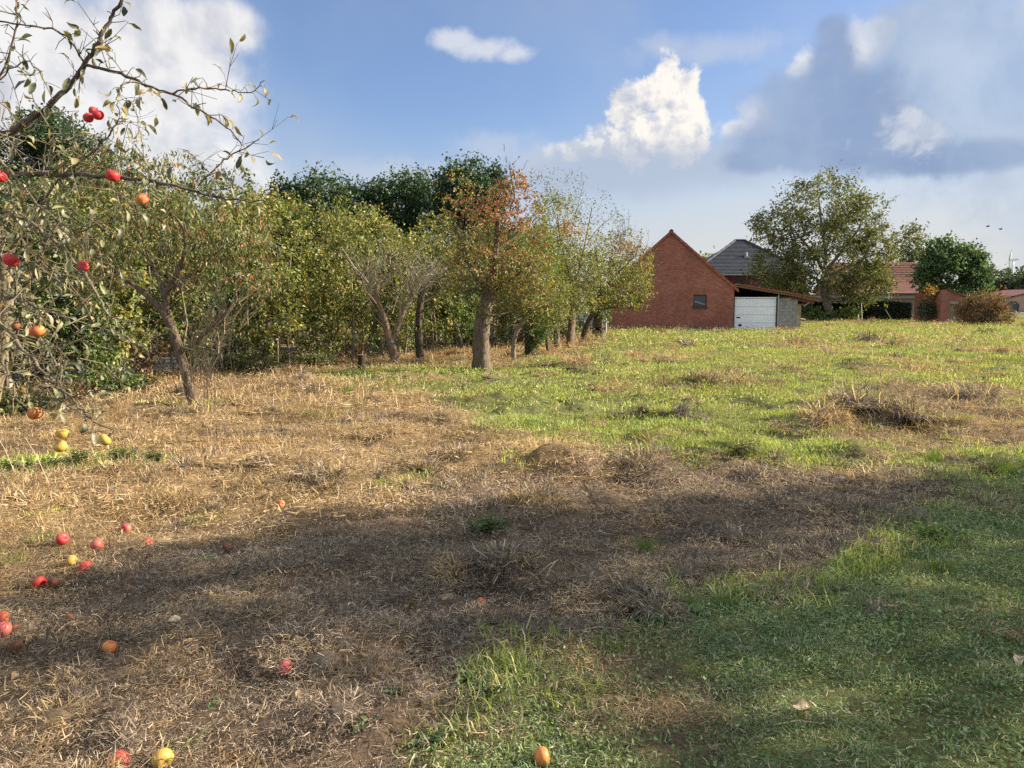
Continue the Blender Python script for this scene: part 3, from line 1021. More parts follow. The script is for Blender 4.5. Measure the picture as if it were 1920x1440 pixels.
    pro = [heap(.085, .035, 170, .0013, THATCHC, 500 + j) for j in range(4)] + [heap(.095, .035, 150, .0015, STRAW, 510 + j) for j in range(4)] + \
          [heap(.17, .07, 220, .0032, THATCHC, 520 + j) for j in range(3)] + [heap(.18, .07, 200, .0034, STRAW, 530 + j) for j in range(3)]
    for li, (lo, hi, k) in enumerate(LOD):
        x, y = lod_points((17, 7, 1.6, .22)[li], lo, hi, 140 + li)
        g, st, th, lt, lawn = zones(x, y)
        big = fbm(x, y, 1.4, 3, 23)
        m = R.random(len(x)) < (1 - .93 * lawn) * (1 - .6 * g) * sstep(big, .3, .62)
        x, y, st, th = x[m], y[m], st[m], th[m]
        n = len(x)
        straw = R.random(n) < st / (st + th + 1e-6) * .65
        if li < 2:
            idx.append(np.where(straw, 4, 0) + R.integers(0, 4, n))
        else:
            idx.append(np.where(straw, 11, 8) + R.integers(0, 3, n))
        pts.append(np.stack([x, y, hz(x, y) - .004], 1))
        tint.append(np.ones((n, 3)) * R.uniform(.65, 1.25, (n, 1)))
        scl.append(R.uniform(.5, 1.5, n) * (1, 1.4, 1.2, 2.2)[li])
    scatter('thatch_heaps', 'small raked heaps of matted dead grass all over the field', np.vstack(pts), np.vstack(tint), np.concatenate(idx), pro, np.concatenate(scl), .2)
    # tall dry stalks
    x, y = lod_points(8.0, 4.3, 12, 77, 0.75)
    g, st, th, lt, lawn = zones(x, y)
    k = R.random(len(x)) < st * 0.75 * sstep(x / y, 0.35, -0.1)
    x, y = x[k], y[k]
    pro = [proto('stalk', .22, 9, .10, .34, .0015, .15, STRAW, 300 + j, .12) for j in range(5)]
    n = len(x)
    scatter('dry_stalks', 'thin dry stalks standing and leaning in the straw', np.stack([x, y, hz(x, y)], 1), np.ones((n, 3)) * R.uniform(.7, 1.1, (n, 1)), R.integers(0, 5, n), pro, R.uniform(.6, 1.1, n), 0.2)
    x, y = lod_points(1.6, 9, 40, 78, 0.75)
    g, st, th, lt, lawn = zones(x, y)
    k = R.random(len(x)) < 0.16 + 0.2 * st
    x, y = x[k], y[k]
    pro = [proto('tuft', .30, 90, .12, .42, .0035, .2, STRAW, 320 + j, .35) for j in range(4)]
    n = len(x)
    scatter('dry_tussocks', 'pale dry grass tussocks dotted over the field', np.stack([x, y, hz(x, y)], 1), np.ones((n, 3)) * R.uniform(.7, 1.1, (n, 1)), R.integers(0, 4, n), pro, R.uniform(.4, 1.0, n), 0.2)


ground_cover()

# ------------------------------------------------------------------ buildings and other built things
def wall_prisms(G, x0, x1, top, y0, y1, holes, breaks=()):
    """upright wall from x0 to x1 with its top edge top(x) and rectangular openings"""
    xs = sorted({x0, x1, *breaks, *[h[0] for h in holes], *[h[1] for h in holes]})
    for a, b in zip(xs, xs[1:]):
        m = (a + b) / 2
        hs = sorted((h[2], h[3]) for h in holes if h[0] < m < h[1])
        z = 0.0
        for lo, hi in hs + [(None, None)]:
            if lo is not None:
                G.box((a, y0, z), (b, y1, lo))
                z = hi
            else:
                G.hexa([(a, y0, z), (b, y0, z), (b, y1, z), (a, y1, z), (a, y0, top(a)), (b, y0, top(b)), (b, y1, top(b)), (a, y1, top(a))])


def window(parent, x0, x1, z0, z1, y, bars=True):
    G = Geo()
    t = 0.05
    G.box((x0, y, z0), (x1, y + .06, z0 + t))
    G.box((x0, y, z1 - t), (x1, y + .06, z1))
    G.box((x0, y + .002, z0 + t), (x0 + t, y + .058, z1 - t))
    G.box((x1 - t, y + .002, z0 + t), (x1, y + .058, z1 - t))
    w = G.obj('window', 'frame_dark', parent)
    G = Geo()
    G.box((x0 + t, y + .03, z0 + t), (x1 - t, y + .04, z1 - t))
    G.obj('pane', 'glass', w)
    G = Geo()
    G.box((x0 - .06, y - .22, z0 - .10), (x1 + .06, y + .02, z0 - .003))
    G.obj('sill', 'frame_dark', w)
    if bars:
        G = Geo()
        G.beam((x0 + .08, y + .02, z1 - .38), (x1 - .06, y + .02, z0 + .12), .02, .05)
        G.obj('brace', 'zinc', w)
    return w


BARN_TURN = math.radians(-10)      # the gable faces the camera squarely


def barn():
    d = 45.5
    base = pw(1255, 619, d)
    sx = lambda u: pw(u, 600, d).x - base.x
    zz = lambda v: pw(1255, v, d).z - base.z
    x0, x1, ap, zap, ze = sx(1139), sx(1371), sx(1255), zz(434), zz(539)
    o = thing('brick_barn', (base.x, d, -0.03), 'red brick barn with steep plain gable and small dark windows', 'barn', rz=BARN_TURN)
    top = lambda x: ze + (zap - ze) * (1 - abs(x - ap) / (x1 - ap if x > ap else ap - x0))
    wins = [(sx(1298), sx(1322), zz(573), zz(551)), (sx(1182), sx(1204), zz(573), zz(551))]
    G = Geo()
    wall_prisms(G, x0, x1, top, 0, .3, wins, (ap,))
    G.obj('gable_wall', 'brick_red', o)
    L = 13.0
    for xa in (x0, x1 - .3):
        G = Geo()
        G.box((xa, .3, 0), (xa + .3, L, ze - .02))
        G.obj('side_wall', 'brick_red', o)
    G = Geo()
    wall_prisms(G, x0, x1, top, L, L + .3, [], (ap,))
    G.obj('rear_wall', 'brick_red', o)
    for w in wins:
        window(o, *w, .14)
    for (xa, xb) in ((x0, ap), (x1, ap)):
        G = Geo()
        s = 1 if xb > xa else -1
        ex, ez = xa - s * .22, ze - .22 * (zap - ze) / abs(ap - xa)
        G.hexa([(ex, -.02, ez + .02), (xb, -.02, zap + .02), (xb, L + .5, zap + .02), (ex, L + .5, ez + .02),
                (ex, -.02, ez + .11), (xb, -.02, zap + .11), (xb, L + .5, zap + .11), (ex, L + .5, ez + .11)])
        r = G.obj('roof_slope', 'tile_red', o)
        n = 16
        for i in range(n):                       # verge tiles that cap the gable edge, each overlapping the next
            f0, f1 = i / n - .004, (i + 1) / n + .004
            p0 = Vector((ex + (xb - ex) * f0, 0, ez + (zap - ez) * f0))
            p1 = Vector((ex + (xb - ex) * f1, 0, ez + (zap - ez) * f1))
            G = Geo()
            up0, up1 = .15, .15
            G.hexa([(p0.x, -.10, p0.z - .03), (p1.x, -.10, p1.z - .05), (p1.x, .16, p1.z - .05), (p0.x, .16, p0.z - .03),
                    (p0.x, -.10, p0.z + up0), (p1.x, -.10, p1.z + up1 - .012), (p1.x, .16, p1.z + up1 - .012), (p0.x, .16, p0.z + up0)])
            G.obj('verge_tile', 'tile_red', r)
    for i in range(4):
        G = Geo()
        G.tube([(ap, -.14 + i * .42, zap + .06 + .012 * (i % 2)), (ap, .30 + i * .42, zap + .075 + .012 * (i % 2))], .13, 8)
        G.obj('ridge_tile', 'tile_red', o)
    G = Geo()
    G.box((sx(1281), 1.4, zz(458)), (sx(1286), 1.8, zz(450)))
    G.obj('roof_vent', 'tile_red', o)
    G = Geo()
    G.box((x0 - .03, -.05, 0), (x1 + .03, .001, .16))
    G.obj('plinth', 'concrete', o)
    return base, sx, zz


BARN, bsx, bzz = barn()


def lean_to():
    d = 45.5
    o = thing('lean_to_garage', (BARN.x, d, -0.03), 'low lean-to garage with tiled roof and white sectional door beside the barn', 'garage', rz=BARN_TURN)
    X, Z = bsx, bzz
    xa, xb = X(1373), X(1517)
    za, zb = Z(531), Z(557)
    roof = Geo()
    roof.hexa([(xa, .02, za - .16), (xb - .05, .02, zb - .12), (xb - .05, 7, zb - .12), (xa, 7, za - .16),
               (xa, .02, za - .04), (xb - .05, .02, zb - .02), (xb - .05, 7, zb - .02), (xa, 7, za - .04)])
    r = roof.obj('roof', 'old_wood', o)
    n = 17
    for i in range(n):                           # front row of tiles down the slope
        f0, f1 = i / n, (i + 1.12) / n
        G = Geo()
        p = lambda f: (xa + (xb - xa) * f, za + (zb - za) * f)
        (ax, az), (bx, bz) = p(f0), p(f1)
        G.hexa([(ax, -.16, az - .035), (bx, -.16, bz - .015), (bx, .25, bz - .015), (ax, .25, az - .035), (ax, -.16, az + .02), (bx, -.16, bz + .055), (bx, .25, bz + .055), (ax, .25, az + .02)])
        G.obj('tile', 'tile_red', r)
    G = Geo()
    for i in range(n):
        for j in range(1, 10):
            (ax, az), (bx, bz) = p(i / n), p((i + 1.1) / n)
            y = .27 + (j - 1) * .7
            G.hexa([(ax, y, az - .02), (bx, y, bz - .0), (bx, y + .69, bz), (ax, y + .69, az - .02), (ax, y, az + .015), (bx, y, bz + .05), (bx, y + .69, bz + .05), (ax, y + .69, az + .015)])
    G.obj('tile_field', 'tile_red', r)
    # door
    dx0, dx1, dz = X(1372.5), X(1447.5), Z(556)
    G = Geo()
    G.box((dx0 + .04, .26, .02), (dx1 - .04, .30, dz - .05))
    door = G.obj('garage_door', 'zinc', o)
    k = 4
    for i in range(k):
        z0, z1 = .04 + (dz - .1) * i / k, .04 + (dz - .1) * (i + 1) / k - .018
        G = Geo()
        G.box((dx0 + .03, .225 + .004 * (i % 2), z0), (dx1 - .03, .262, z1))
        G.obj('door_panel', 'door_white', door)
    for (u0, u1, v0, v1) in ((1377, 1383.5, 594, 592), (1381, 1386.5, 609, 605.5)):
        G = Geo()
        G.box((X(u0), .205, Z(v0)), (X(u1), .224, Z(v1)))
        G.obj('dark_slot', 'dark_void', door)  # near-black box drawn on the door in place of a dark slot
    G = Geo()
    G.box((dx0, .19, dz - .05), (dx1, .29, dz + .02))
    G.obj('door_head', 'door_white', o)
    for u in (1371.6, 1448.6):
        G = Geo()
        G.box((X(u) - .05, .14, 0), (X(u) + .055, .30, dz + .08))
        G.obj('door_post', 'frame_dark', o)
    G = Geo()
    G.box((X(1450.2) - .03, .13, 0), (X(1450.2) + .03, .2, dz + .16))
    G.obj('door_rail', 'zinc', o)
    # wall of grey concrete blocks, stepped up under the roof
    bw, bh = .39, .19
    wx0, wx1 = X(1451.5), X(1484)
    blk = thing('x', (0, 0, 0), None, None)
    bpy.data.objects.remove(blk)
    rows = int(Z(552) / (bh + .008)) + 1
    G = Geo()
    G.box((wx0 + .01, .232, 0), (wx1 - .01, .40, Z(560)))
    wall = G.obj('block_wall', 'concrete', o)
    for rr in range(rows):
        z0 = rr * (bh + .008)
        xr = wx1 if z0 + bh < Z(558.5) else X(1471)
        if z0 + bh > Z(552.5):
            break
        x = wx0 - (bw / 2 if rr % 2 else 0)
        while x < xr - .02:
            a, b = max(x, wx0), min(x + bw, xr)
            if b - a > .04:
                G = Geo()
                t = random.uniform(-.006, .006)
                G.box((a + .004, .205 + t, z0 + .002), (b - .004, .42, z0 + bh))
                G.obj('concrete_block', 'block', wall)
            x += bw + .008
    G = Geo()
    G.box((X(1485), .95, 0), (X(1495), 1.1, Z(568)))
    G.box((X(1484) - .15, .44, 0), (X(1484) - .02, 6.5, Z(566)))
    G.obj('rear_wall_stub', 'plaster_old', o)
    G = Geo()
    G.beam((X(1474), .30, Z(556) - .02), (X(1513), .30, Z(565) - .02), .08, .20)
    G.obj('eaves_board', 'tile_old', o)
    G = Geo()
    G.beam((X(1505), .25, Z(565)), (X(1495), .25, Z(572)), .06, .08)
    G.obj('bracket', 'old_wood', o)
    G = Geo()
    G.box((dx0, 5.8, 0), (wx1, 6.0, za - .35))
    G.obj('back_wall', 'dark_void', o)  # near-black wall colour stands in for the shaded interior
    # red clay block in front of the grey wall
    x = BARN.x + X(1458.5)
    G = Geo()
    G.box((-.16, -.1, 0), (.16, .1, .29))
    for i in range(3):
        G.box((-.12 + i * .09, -.112, .03), (-.06 + i * .09, -.101, .26))
    t = G.obj('clay_block', 'terracotta')
    x, y = BARN.x + X(1458.5) * math.cos(BARN_TURN) - .15 * math.sin(BARN_TURN), d + X(1458.5) * math.sin(BARN_TURN) + .0
    t.location = (x, y, hz1(x, y) - .01)
    t.rotation_euler = (0, 0, BARN_TURN)
    tag(t, 'red hollow clay block standing against the grey block wall', 'clay block')
    # heap of old boards
    c = gp(1496, 611)
    lab = ['pale board on top of the heap beside the garage', 'grey board slanting across the heap beside the garage', 'brown board at the bottom of the heap beside the garage', 'short board sticking out right of the heap by the garage',
           'weathered board lying across the rear of the garage board heap', 'white-ended board at the front of the board heap']
    for i, (du, dv, ang, tilt, ln, m) in enumerate([(-.05, .62, .25, -.18, 1.0, 'pale_wood'), (.02, .45, -.35, -.30, 1.1, 'pale_wood'), (-.1, .06, .1, .02, 1.2, 'old_wood'), (.35, .22, -.2, -.25, .8, 'pale_wood'), (-.15, .30, .5, .12, 1.0, 'old_wood'), (.1, .14, -.6, .05, .7, 'pale_wood')]):
        G = Geo()
        G.box((-ln / 2, -.07, -.02), (ln / 2, .07, .02))
        b = G.obj('wooden_board', m)
        b.location = (c[0] + du * .8, c[1] + .15 * i - .3, hz1(*c) + dv)
        b.rotation_euler = (0.3 * (i % 3 - 1), tilt * -1.0, ang)
        tag(b, lab[i], 'board', 'boards heaped by the garage')


lean_to()


def tiled_face(G, p00, p10, p01, p11, rows, mat_, parent, name='tile_course', step=.04):
    """roof face from eaves p00-p10 to top p01-p11 laid in overlapping courses"""
    p00, p10, p01, p11 = map(Vector, (p00, p10, p01, p11))
    nrm = (p10 - p00).cross(p01 - p00).normalized()
    if nrm.z < 0:
        nrm = -nrm
    for i in range(rows):
        f0, f1 = i / rows, min(1.0, (i + 1.0) / rows)
        a, b = p00.lerp(p01, f0), p10.lerp(p11, f0)
        c, d = p10.lerp(p11, f1), p00.lerp(p01, f1)
        G = Geo()
        G.hexa([a, b, c - nrm * .0, d, a + nrm * step, b + nrm * step, c + nrm * step * .2, d + nrm * step * .2])
        G.obj(name, mat_, parent)


def grey_house():
    d = 82.0
    b = pw(1410, 600, d)
    o = thing('grey_roofed_house', (b.x, d, 0), 'dark brick house with grey tiled hip roof behind the barn', 'house')
    X = lambda u: pw(u, 560, d).x - b.x
    Z = lambda v: pw(1410, v, d).z
    x0, x1, ze, zt = X(1296), X(1522), Z(514), Z(445)
    G = Geo()
    wall_prisms(G, x0 + .5, x1 - .5, lambda x: ze - .1, .5, .8, [(X(1436), X(1452), Z(545), Z(524)), (X(1380), X(1394), Z(545), Z(524))])
    G.box((x0 + .5, .8, 0), (x0 + .8, 10, ze - .1))
    G.box((x1 - .8, .8, 0), (x1 - .5, 10, ze - .1))
    G.box((x0 + .8, 9.7, 0), (x1 - .8, 10, ze - .1))
    G.obj('wall', 'brick_dark', o)
    window(o, X(1436), X(1452), Z(545), Z(524), .6, False)
    window(o, X(1380), X(1394), Z(545), Z(524), .6, False)
    ra, rb = X(1402), X(1420)
    G = Geo()
    q = [(x0, 0, ze), (x1, 0, ze), (x1, 10.5, ze), (x0, 10.5, ze), (ra, 5.2, zt - .05), (rb, 5.2, zt - .05)]
    G.add(q, [(3, 0, 4), (1, 2, 5)], [(0, 1, 5, 4), (2, 3, 4, 5)])
    r = G.obj('roof', 'tile_grey', o)
    tiled_face(G, (x0 - .05, -.05, ze + .02), (x1 + .05, -.05, ze + .02), (ra, 5.15, zt), (rb, 5.15, zt), 24, 'tile_grey', r, step=.09)
    G = Geo()
    for a, c in (((x0, 0, ze + .08), (ra, 5.2, zt + .1)), ((x1, 0, ze + .08), (rb, 5.2, zt + .1)), ((ra, 5.2, zt + .1), (rb, 5.2, zt + .1))):
        G.tube(np.linspace(a, c, 20) + np.outer(np.arange(20) % 2, (0, 0, .05)), .14, 6)
    G.obj('hip_tiles', 'tile_grey', r)
    G = Geo()
    G.box((x0 - .1, -.22, ze - .12), (x1 + .1, -.07, ze + .0))
    G.obj('gutter', 'zinc', o)
    G = Geo()
    y = 2.6
    zc = ze + (zt - ze) * y / 5.2
    G.tube([(X(1411), y, zc - .1), (X(1411), y, zc + .55)], .12, 8)
    G.box((X(1411) - .28, y - .3, zc - .12), (X(1411) + .28, y + .1, zc + .12))
    G.obj('vent_pipe', 'zinc', r)


grey_house()


def red_house():
    d = 96.0
    b = pw(1660, 600, d)
    o = thing('red_roofed_house', (b.x, d, 0), 'long low farmhouse with old red tiled roof behind the walnut tree', 'house')
    X = lambda u: pw(u, 560, d).x - b.x
    Z = lambda v: pw(1660, v, d).z
    x0, x1, ze, zt = X(1585), X(1778), Z(548), Z(489)
    G = Geo()
    wall_prisms(G, x0 + .3, x1 - .3, lambda x: ze, .6, .9, [(X(1610), X(1622), Z(580), Z(560)), (X(1680), X(1692), Z(580), Z(560))])
    for a in (x0 + .3, x1 - .6):
        G.hexa([(a, .9, 0), (a + .3, .9, 0), (a + .3, 10.1, 0), (a, 10.1, 0), (a, .9, ze), (a + .3, .9, ze), (a + .3, 10.1, ze), (a, 10.1, ze)])
        G.add([(a, .9, ze), (a, 10.1, ze), (a, 5.5, zt - .1), (a + .3, .9, ze), (a + .3, 10.1, ze), (a + .3, 5.5, zt - .1)], [(0, 1, 2), (3, 5, 4)])
    G.obj('wall', 'brick_orange', o)
    window(o, X(1610), X(1622), Z(580), Z(560), .7, False)
    window(o, X(1680), X(1692), Z(580), Z(560), .7, False)
    G = Geo()
    G.add([(x0, 0, ze), (x1, 0, ze), (x1, 5.5, zt), (x0, 5.5, zt), (x0, 11, ze), (x1, 11, ze)], None, [(0, 1, 2, 3), (3, 2, 5, 4)])
    r = G.obj('roof', 'tile_old', o)
    zm, ym = Z(544), .8
    tiled_face(G, (x0, ym, zm + .15), (x1, ym, zm + .15), (x0, 5.5, zt + .08), (x1, 5.5, zt + .08), 15, 'tile_old', r, step=.10)
    G = Geo()
    G.hexa([(x0, -.5, ze - .25), (x1, -.5, ze - .25), (x1, .9, zm + .02), (x0, .9, zm + .02), (x0, -.5, ze - .1), (x1, -.5, ze - .1), (x1, .9, zm + .13), (x0, .9, zm + .13)])
    G.obj('lower_eaves', 'tile_old', r)
    # long flat-roofed shed in front of it
    d2 = 86.0
    b = pw(1620, 600, d2)
    X = lambda u: pw(u, 560, d2).x - b.x
    Z = lambda v: pw(1620, v, d2).z
    o = thing('flat_roofed_shed', (b.x, d2, 0), 'long grey flat-roofed shed with concrete fascia behind the clipped hedge', 'shed')
    G = Geo()
    wall_prisms(G, X(1497), X(1748), lambda x: Z(556), .3, .5, [(X(1560), X(1585), 0, 2.0)])
    G.box((X(1497), .5, 0), (X(1498), 5, Z(556)))
    G.box((X(1747), .5, 0), (X(1748), 5, Z(556)))
    G.obj('wall', 'concrete', o)
    G = Geo()
    G.box((X(1494), -.1, Z(559)), (X(1752), 5.2, Z(553.5)))
    G.obj('fascia', 'concrete', o)
    G = Geo()
    G.box((X(1493), -.16, Z(553.4)), (X(1753), 5.3, Z(551.8)))
    G.obj('roof', 'frame_dark', o)
    G = Geo()
    G.box((X(1560), .42, 0), (X(1585), .48, 2.0))
    G.obj('door', 'frame_dark', o)


red_house()


def outbuilding():
    x, y = gp(1763, 608)
    o = thing('brick_outbuilding', (x, y, -.03), 'small ruined brick outbuilding with sagging sloped roof and grey door', 'outbuilding')
    X = lambda u: pw(u, 600, y).x - x
    Z = lambda v: pw(1763, v, y).z
    prof = [(1763, 545), (1772, 543), (1785, 549), (1800, 553.5), (1815, 557), (1840, 561), (1872, 563)]
    px = [X(u) for u, v in prof]
    pz = [Z(v) for u, v in prof]
    top = lambda q: float(np.interp(q, px, pz))
    G = Geo()
    wall_prisms(G, px[0], px[-1], top, 0, .3, [(X(1779.5), X(1795), 0, Z(566))], px[1:-1])
    G.obj('front_wall', 'brick_orange', o)
    G = Geo()
    G.box((px[0] - .06, -.06, .0), (X(1778.5), .02, Z(566)))
    G.obj('brick_pier', 'brick_orange', o)
    for xa, zt in ((px[0], pz[0] - .2), (px[-1] - .3, pz[-1] - .1)):
        G = Geo()
        G.box((xa, .3, 0), (xa + .3, 4, zt))
        G.obj('side_wall', 'brick_orange', o)
    G = Geo()
    for i in range(1, len(prof) - 1):
        a, b = i, i + 1
        G.hexa([(px[a], -.1, pz[a] + .002), (px[b], -.1, pz[b] + .002), (px[b], 4.2, pz[b] + .002), (px[a], 4.2, pz[a] + .002),
                (px[a], -.1, pz[a] + .08), (px[b], -.1, pz[b] + .08), (px[b], 4.2, pz[b] + .08), (px[a], 4.2, pz[a] + .08)])
    G.obj('roof', 'tile_brown', o)
    for i in range(4):
        G = Geo()
        a, b = X(1779.5), X(1795)
        w = (b - a) / 4
        G.box((a + i * w + .008, .10, .03), (a + (i + 1) * w - .008, .14, Z(566) - .14))
        G.obj('door_plank', 'old_wood', o)
    G = Geo()
    G.box((X(1779.5) - .1, -.012, Z(566) - .12), (X(1795) + .1, .29, Z(566) + .05))
    G.obj('lintel', 'concrete', o)


outbuilding()


def far_stable():
    d = 150.0
    b = pw(1905, 592, d)
    X = lambda u: pw(u, 560, d).x - b.x
    Z = lambda v: pw(1905, v, d).z
    o = thing('arched_stable', (b.x, d, 0), 'distant pale brick stable with dark arched gate at right edge', 'stable')
    prof = [(1876, 563), (1900, 557), (1960, 543), (2040, 563)]
    px, pz = [X(u) for u, v in prof], [Z(v) for u, v in prof]
    top = lambda q: float(np.interp(q, px, pz))
    G = Geo()
    a0, a1 = X(1888), X(1912)
    wall_prisms(G, px[0], px[-1], top, 0, .4, [(a0, a1, 0.0, Z(564))], px[1:-1])
    G.box((px[0], .4, 0), (px[0] + .4, 12, pz[0] - .1))
    G.obj('wall', 'brick_pale', o)
    G = Geo()
    n = 8
    for i in range(n):
        f0, f1 = i / n, (i + 1) / n
        xa, xb = a0 + (a1 - a0) * f0, a0 + (a1 - a0) * f1
        h = lambda f: Z(564) - .75 * (2 * f - 1) ** 2 - .02
        G.hexa([(xa, .12, 0), (xb, .12, 0), (xb, .2, 0), (xa, .2, 0), (xa, .12, h(f0)), (xb, .12, h(f1)), (xb, .2, h(f1)), (xa, .2, h(f0))])
    G.obj('arched_gate', 'frame_dark', o)
    G = Geo()
    for i in range(n):
        f0, f1 = i / n, (i + 1) / n
        xa, xb = a0 + (a1 - a0) * f0, a0 + (a1 - a0) * f1
        h = lambda f: Z(564) - .75 * (2 * f - 1) ** 2
        G.hexa([(xa, .02, h(f0)), (xb, .02, h(f1)), (xb, .3, h(f1)), (xa, .3, h(f0)), (xa, .02, Z(564) + .01), (xb, .02, Z(564) + .01), (xb, .3, Z(564) + .01), (xa, .3, Z(564) + .01)])
    G.obj('arch', 'brick_pale', o)
    for i in range(3):
        G = Geo()
        G.hexa([(px[i] - .3, -.3, pz[i] + .01), (px[i + 1], -.3, pz[i + 1] + .01), (px[i + 1], 12, pz[i + 1] + .01), (px[i] - .3, 12, pz[i] + .01),
                (px[i] - .3, -.3, pz[i] + .25), (px[i + 1], -.3, pz[i + 1] + .25), (px[i + 1], 12, pz[i + 1] + .25), (px[i] - .3, 12, pz[i] + .25)])
        G.obj('roof', 'tile_brown', o)
    G = Geo()
    G.add([(px[0] - 6, -9, .03), (px[-1] + 20, -9, .03), (px[-1] + 20, -1, .03), (px[0] - 6, -1, .03)], None, [(0, 1, 2, 3)])
    y = G.obj('yard', 'concrete')
    y.location = (b.x, d, 0)
    tag(y, 'pale concrete yard before the distant stable', kind='structure')


far_stable()


def left_house():
    d = 44.0
    b = pw(400, 600, d)
    X = lambda u: pw(u, 500, d).x - b.x
    Z = lambda v: pw(400, v, d).z
    o = thing('brown_roofed_house', (b.x, d, 0), 'house with brown tiled roof glimpsed behind the left hedge', 'house')
    x0, x1, ze, zt = X(285), X(450), Z(470), Z(402)
    G = Geo()
    wall_prisms(G, x0 + .3, x1 - .3, lambda x: ze, .4, .7, [(X(330), X(350), 1.0, 2.4)])
    G.box((x0 + .3, .7, 0), (x0 + .6, 7, ze))
    G.box((x1 - .6, .7, 0), (x1 - .3, 7, ze))
    G.obj('wall', 'brick_dark', o)
    window(o, X(330), X(350), 1.0, 2.4, .5, False)
    G = Geo()
    G.add([(x0, 0, ze), (x1, 0, ze), (x1 - .3, 3.8, zt), (x0 + .3, 3.8, zt), (x0, 7.6, ze), (x1, 7.6, ze)], [(1, 5, 2), (0, 3, 4)], [(0, 1, 2, 3), (3, 2, 5, 4)])
    r = G.obj('roof', 'tile_brown', o)
    tiled_face(G, (x0, -.02, ze + .03), (x1, -.02, ze + .03), (x0 + .3, 3.75, zt + .03), (x1 - .3, 3.75, zt + .03), 12, 'tile_brown', r, step=.07)


left_house()


def wind_turbine():
    d = 1500.0
    b = pw(1893.5, 571, d)
    hub = pw(1893.8, 488, d).z
    o = thing('wind_turbine', (b.x, d, 0), 'far white wind turbine seen edge-on above the trees', 'wind turbine', rz=-math.atan2(b.x, d))
    G = Geo()
    G.tube([(0, 0, z) for z in np.linspace(-2, hub, 8)], np.linspace(3.6, 2.0, 8), 14)
    G.obj('tower', 'white_metal', o, True)
    G = Geo()
    G.box((-4, -2, hub - 1), (9, 2, hub + 3))
    G.obj('nacelle', 'white_metal', o)
    G = Geo()
    G.tube([(-4, 0, hub + 1), (-6, 0, hub + 1), (-7.5, 0, hub + 1)], [2.2, 2.0, .6], 10)
    G.obj('hub', 'white_metal', o, True)
    for a in (62, 182, 302):
        a = math.radians(a)
        dr = np.array([0.08, math.sin(a), math.cos(a)])
        P = np.array([-6, 0, hub + 1]) + np.outer(np.linspace(1, 36, 8), dr)
        G = Geo()
        G.tube(P, [1.1, 1.7, 1.6, 1.3, 1.0, .8, .55, .25], 6)
        G.obj('blade', 'white_metal', o, True)


wind_turbine()
for u, v, lab in ((1852, 425, 'small dark bird flying above the distant trees, the left one of two'), (1876, 430, 'small dark bird flying above the distant trees, the right one of two')):
    p = pw(u, v, 70)
    o = thing('bird', p, lab, 'bird', 'birds in flight')
    G = Geo()
    G.tube([(-.14, 0, 0), (-.05, 0, .01), (.06, 0, .01), (.13, 0, .02), (.17, 0, .02)], [.01, .045, .05, .035, .01], 8)
    G.obj('body', 'bird', o, True)
    for s in (-1, 1):
        G = Geo()
        G.add([(-.05, 0, .03), (.07, 0, .03), (.03, s * .18, .12), (-.03, s * .34, .04), (-.07, s * .16, .10)], [(0, 1, 2), (0, 2, 4), (4, 2, 3)])
        G.add([(-.05, 0, .022), (.07, 0, .022), (.03, s * .18, .112), (-.03, s * .34, .032), (-.07, s * .16, .092)], [(0, 2, 1), (0, 4, 2), (4, 3, 2)])
        G.obj('wing', 'bird', o)


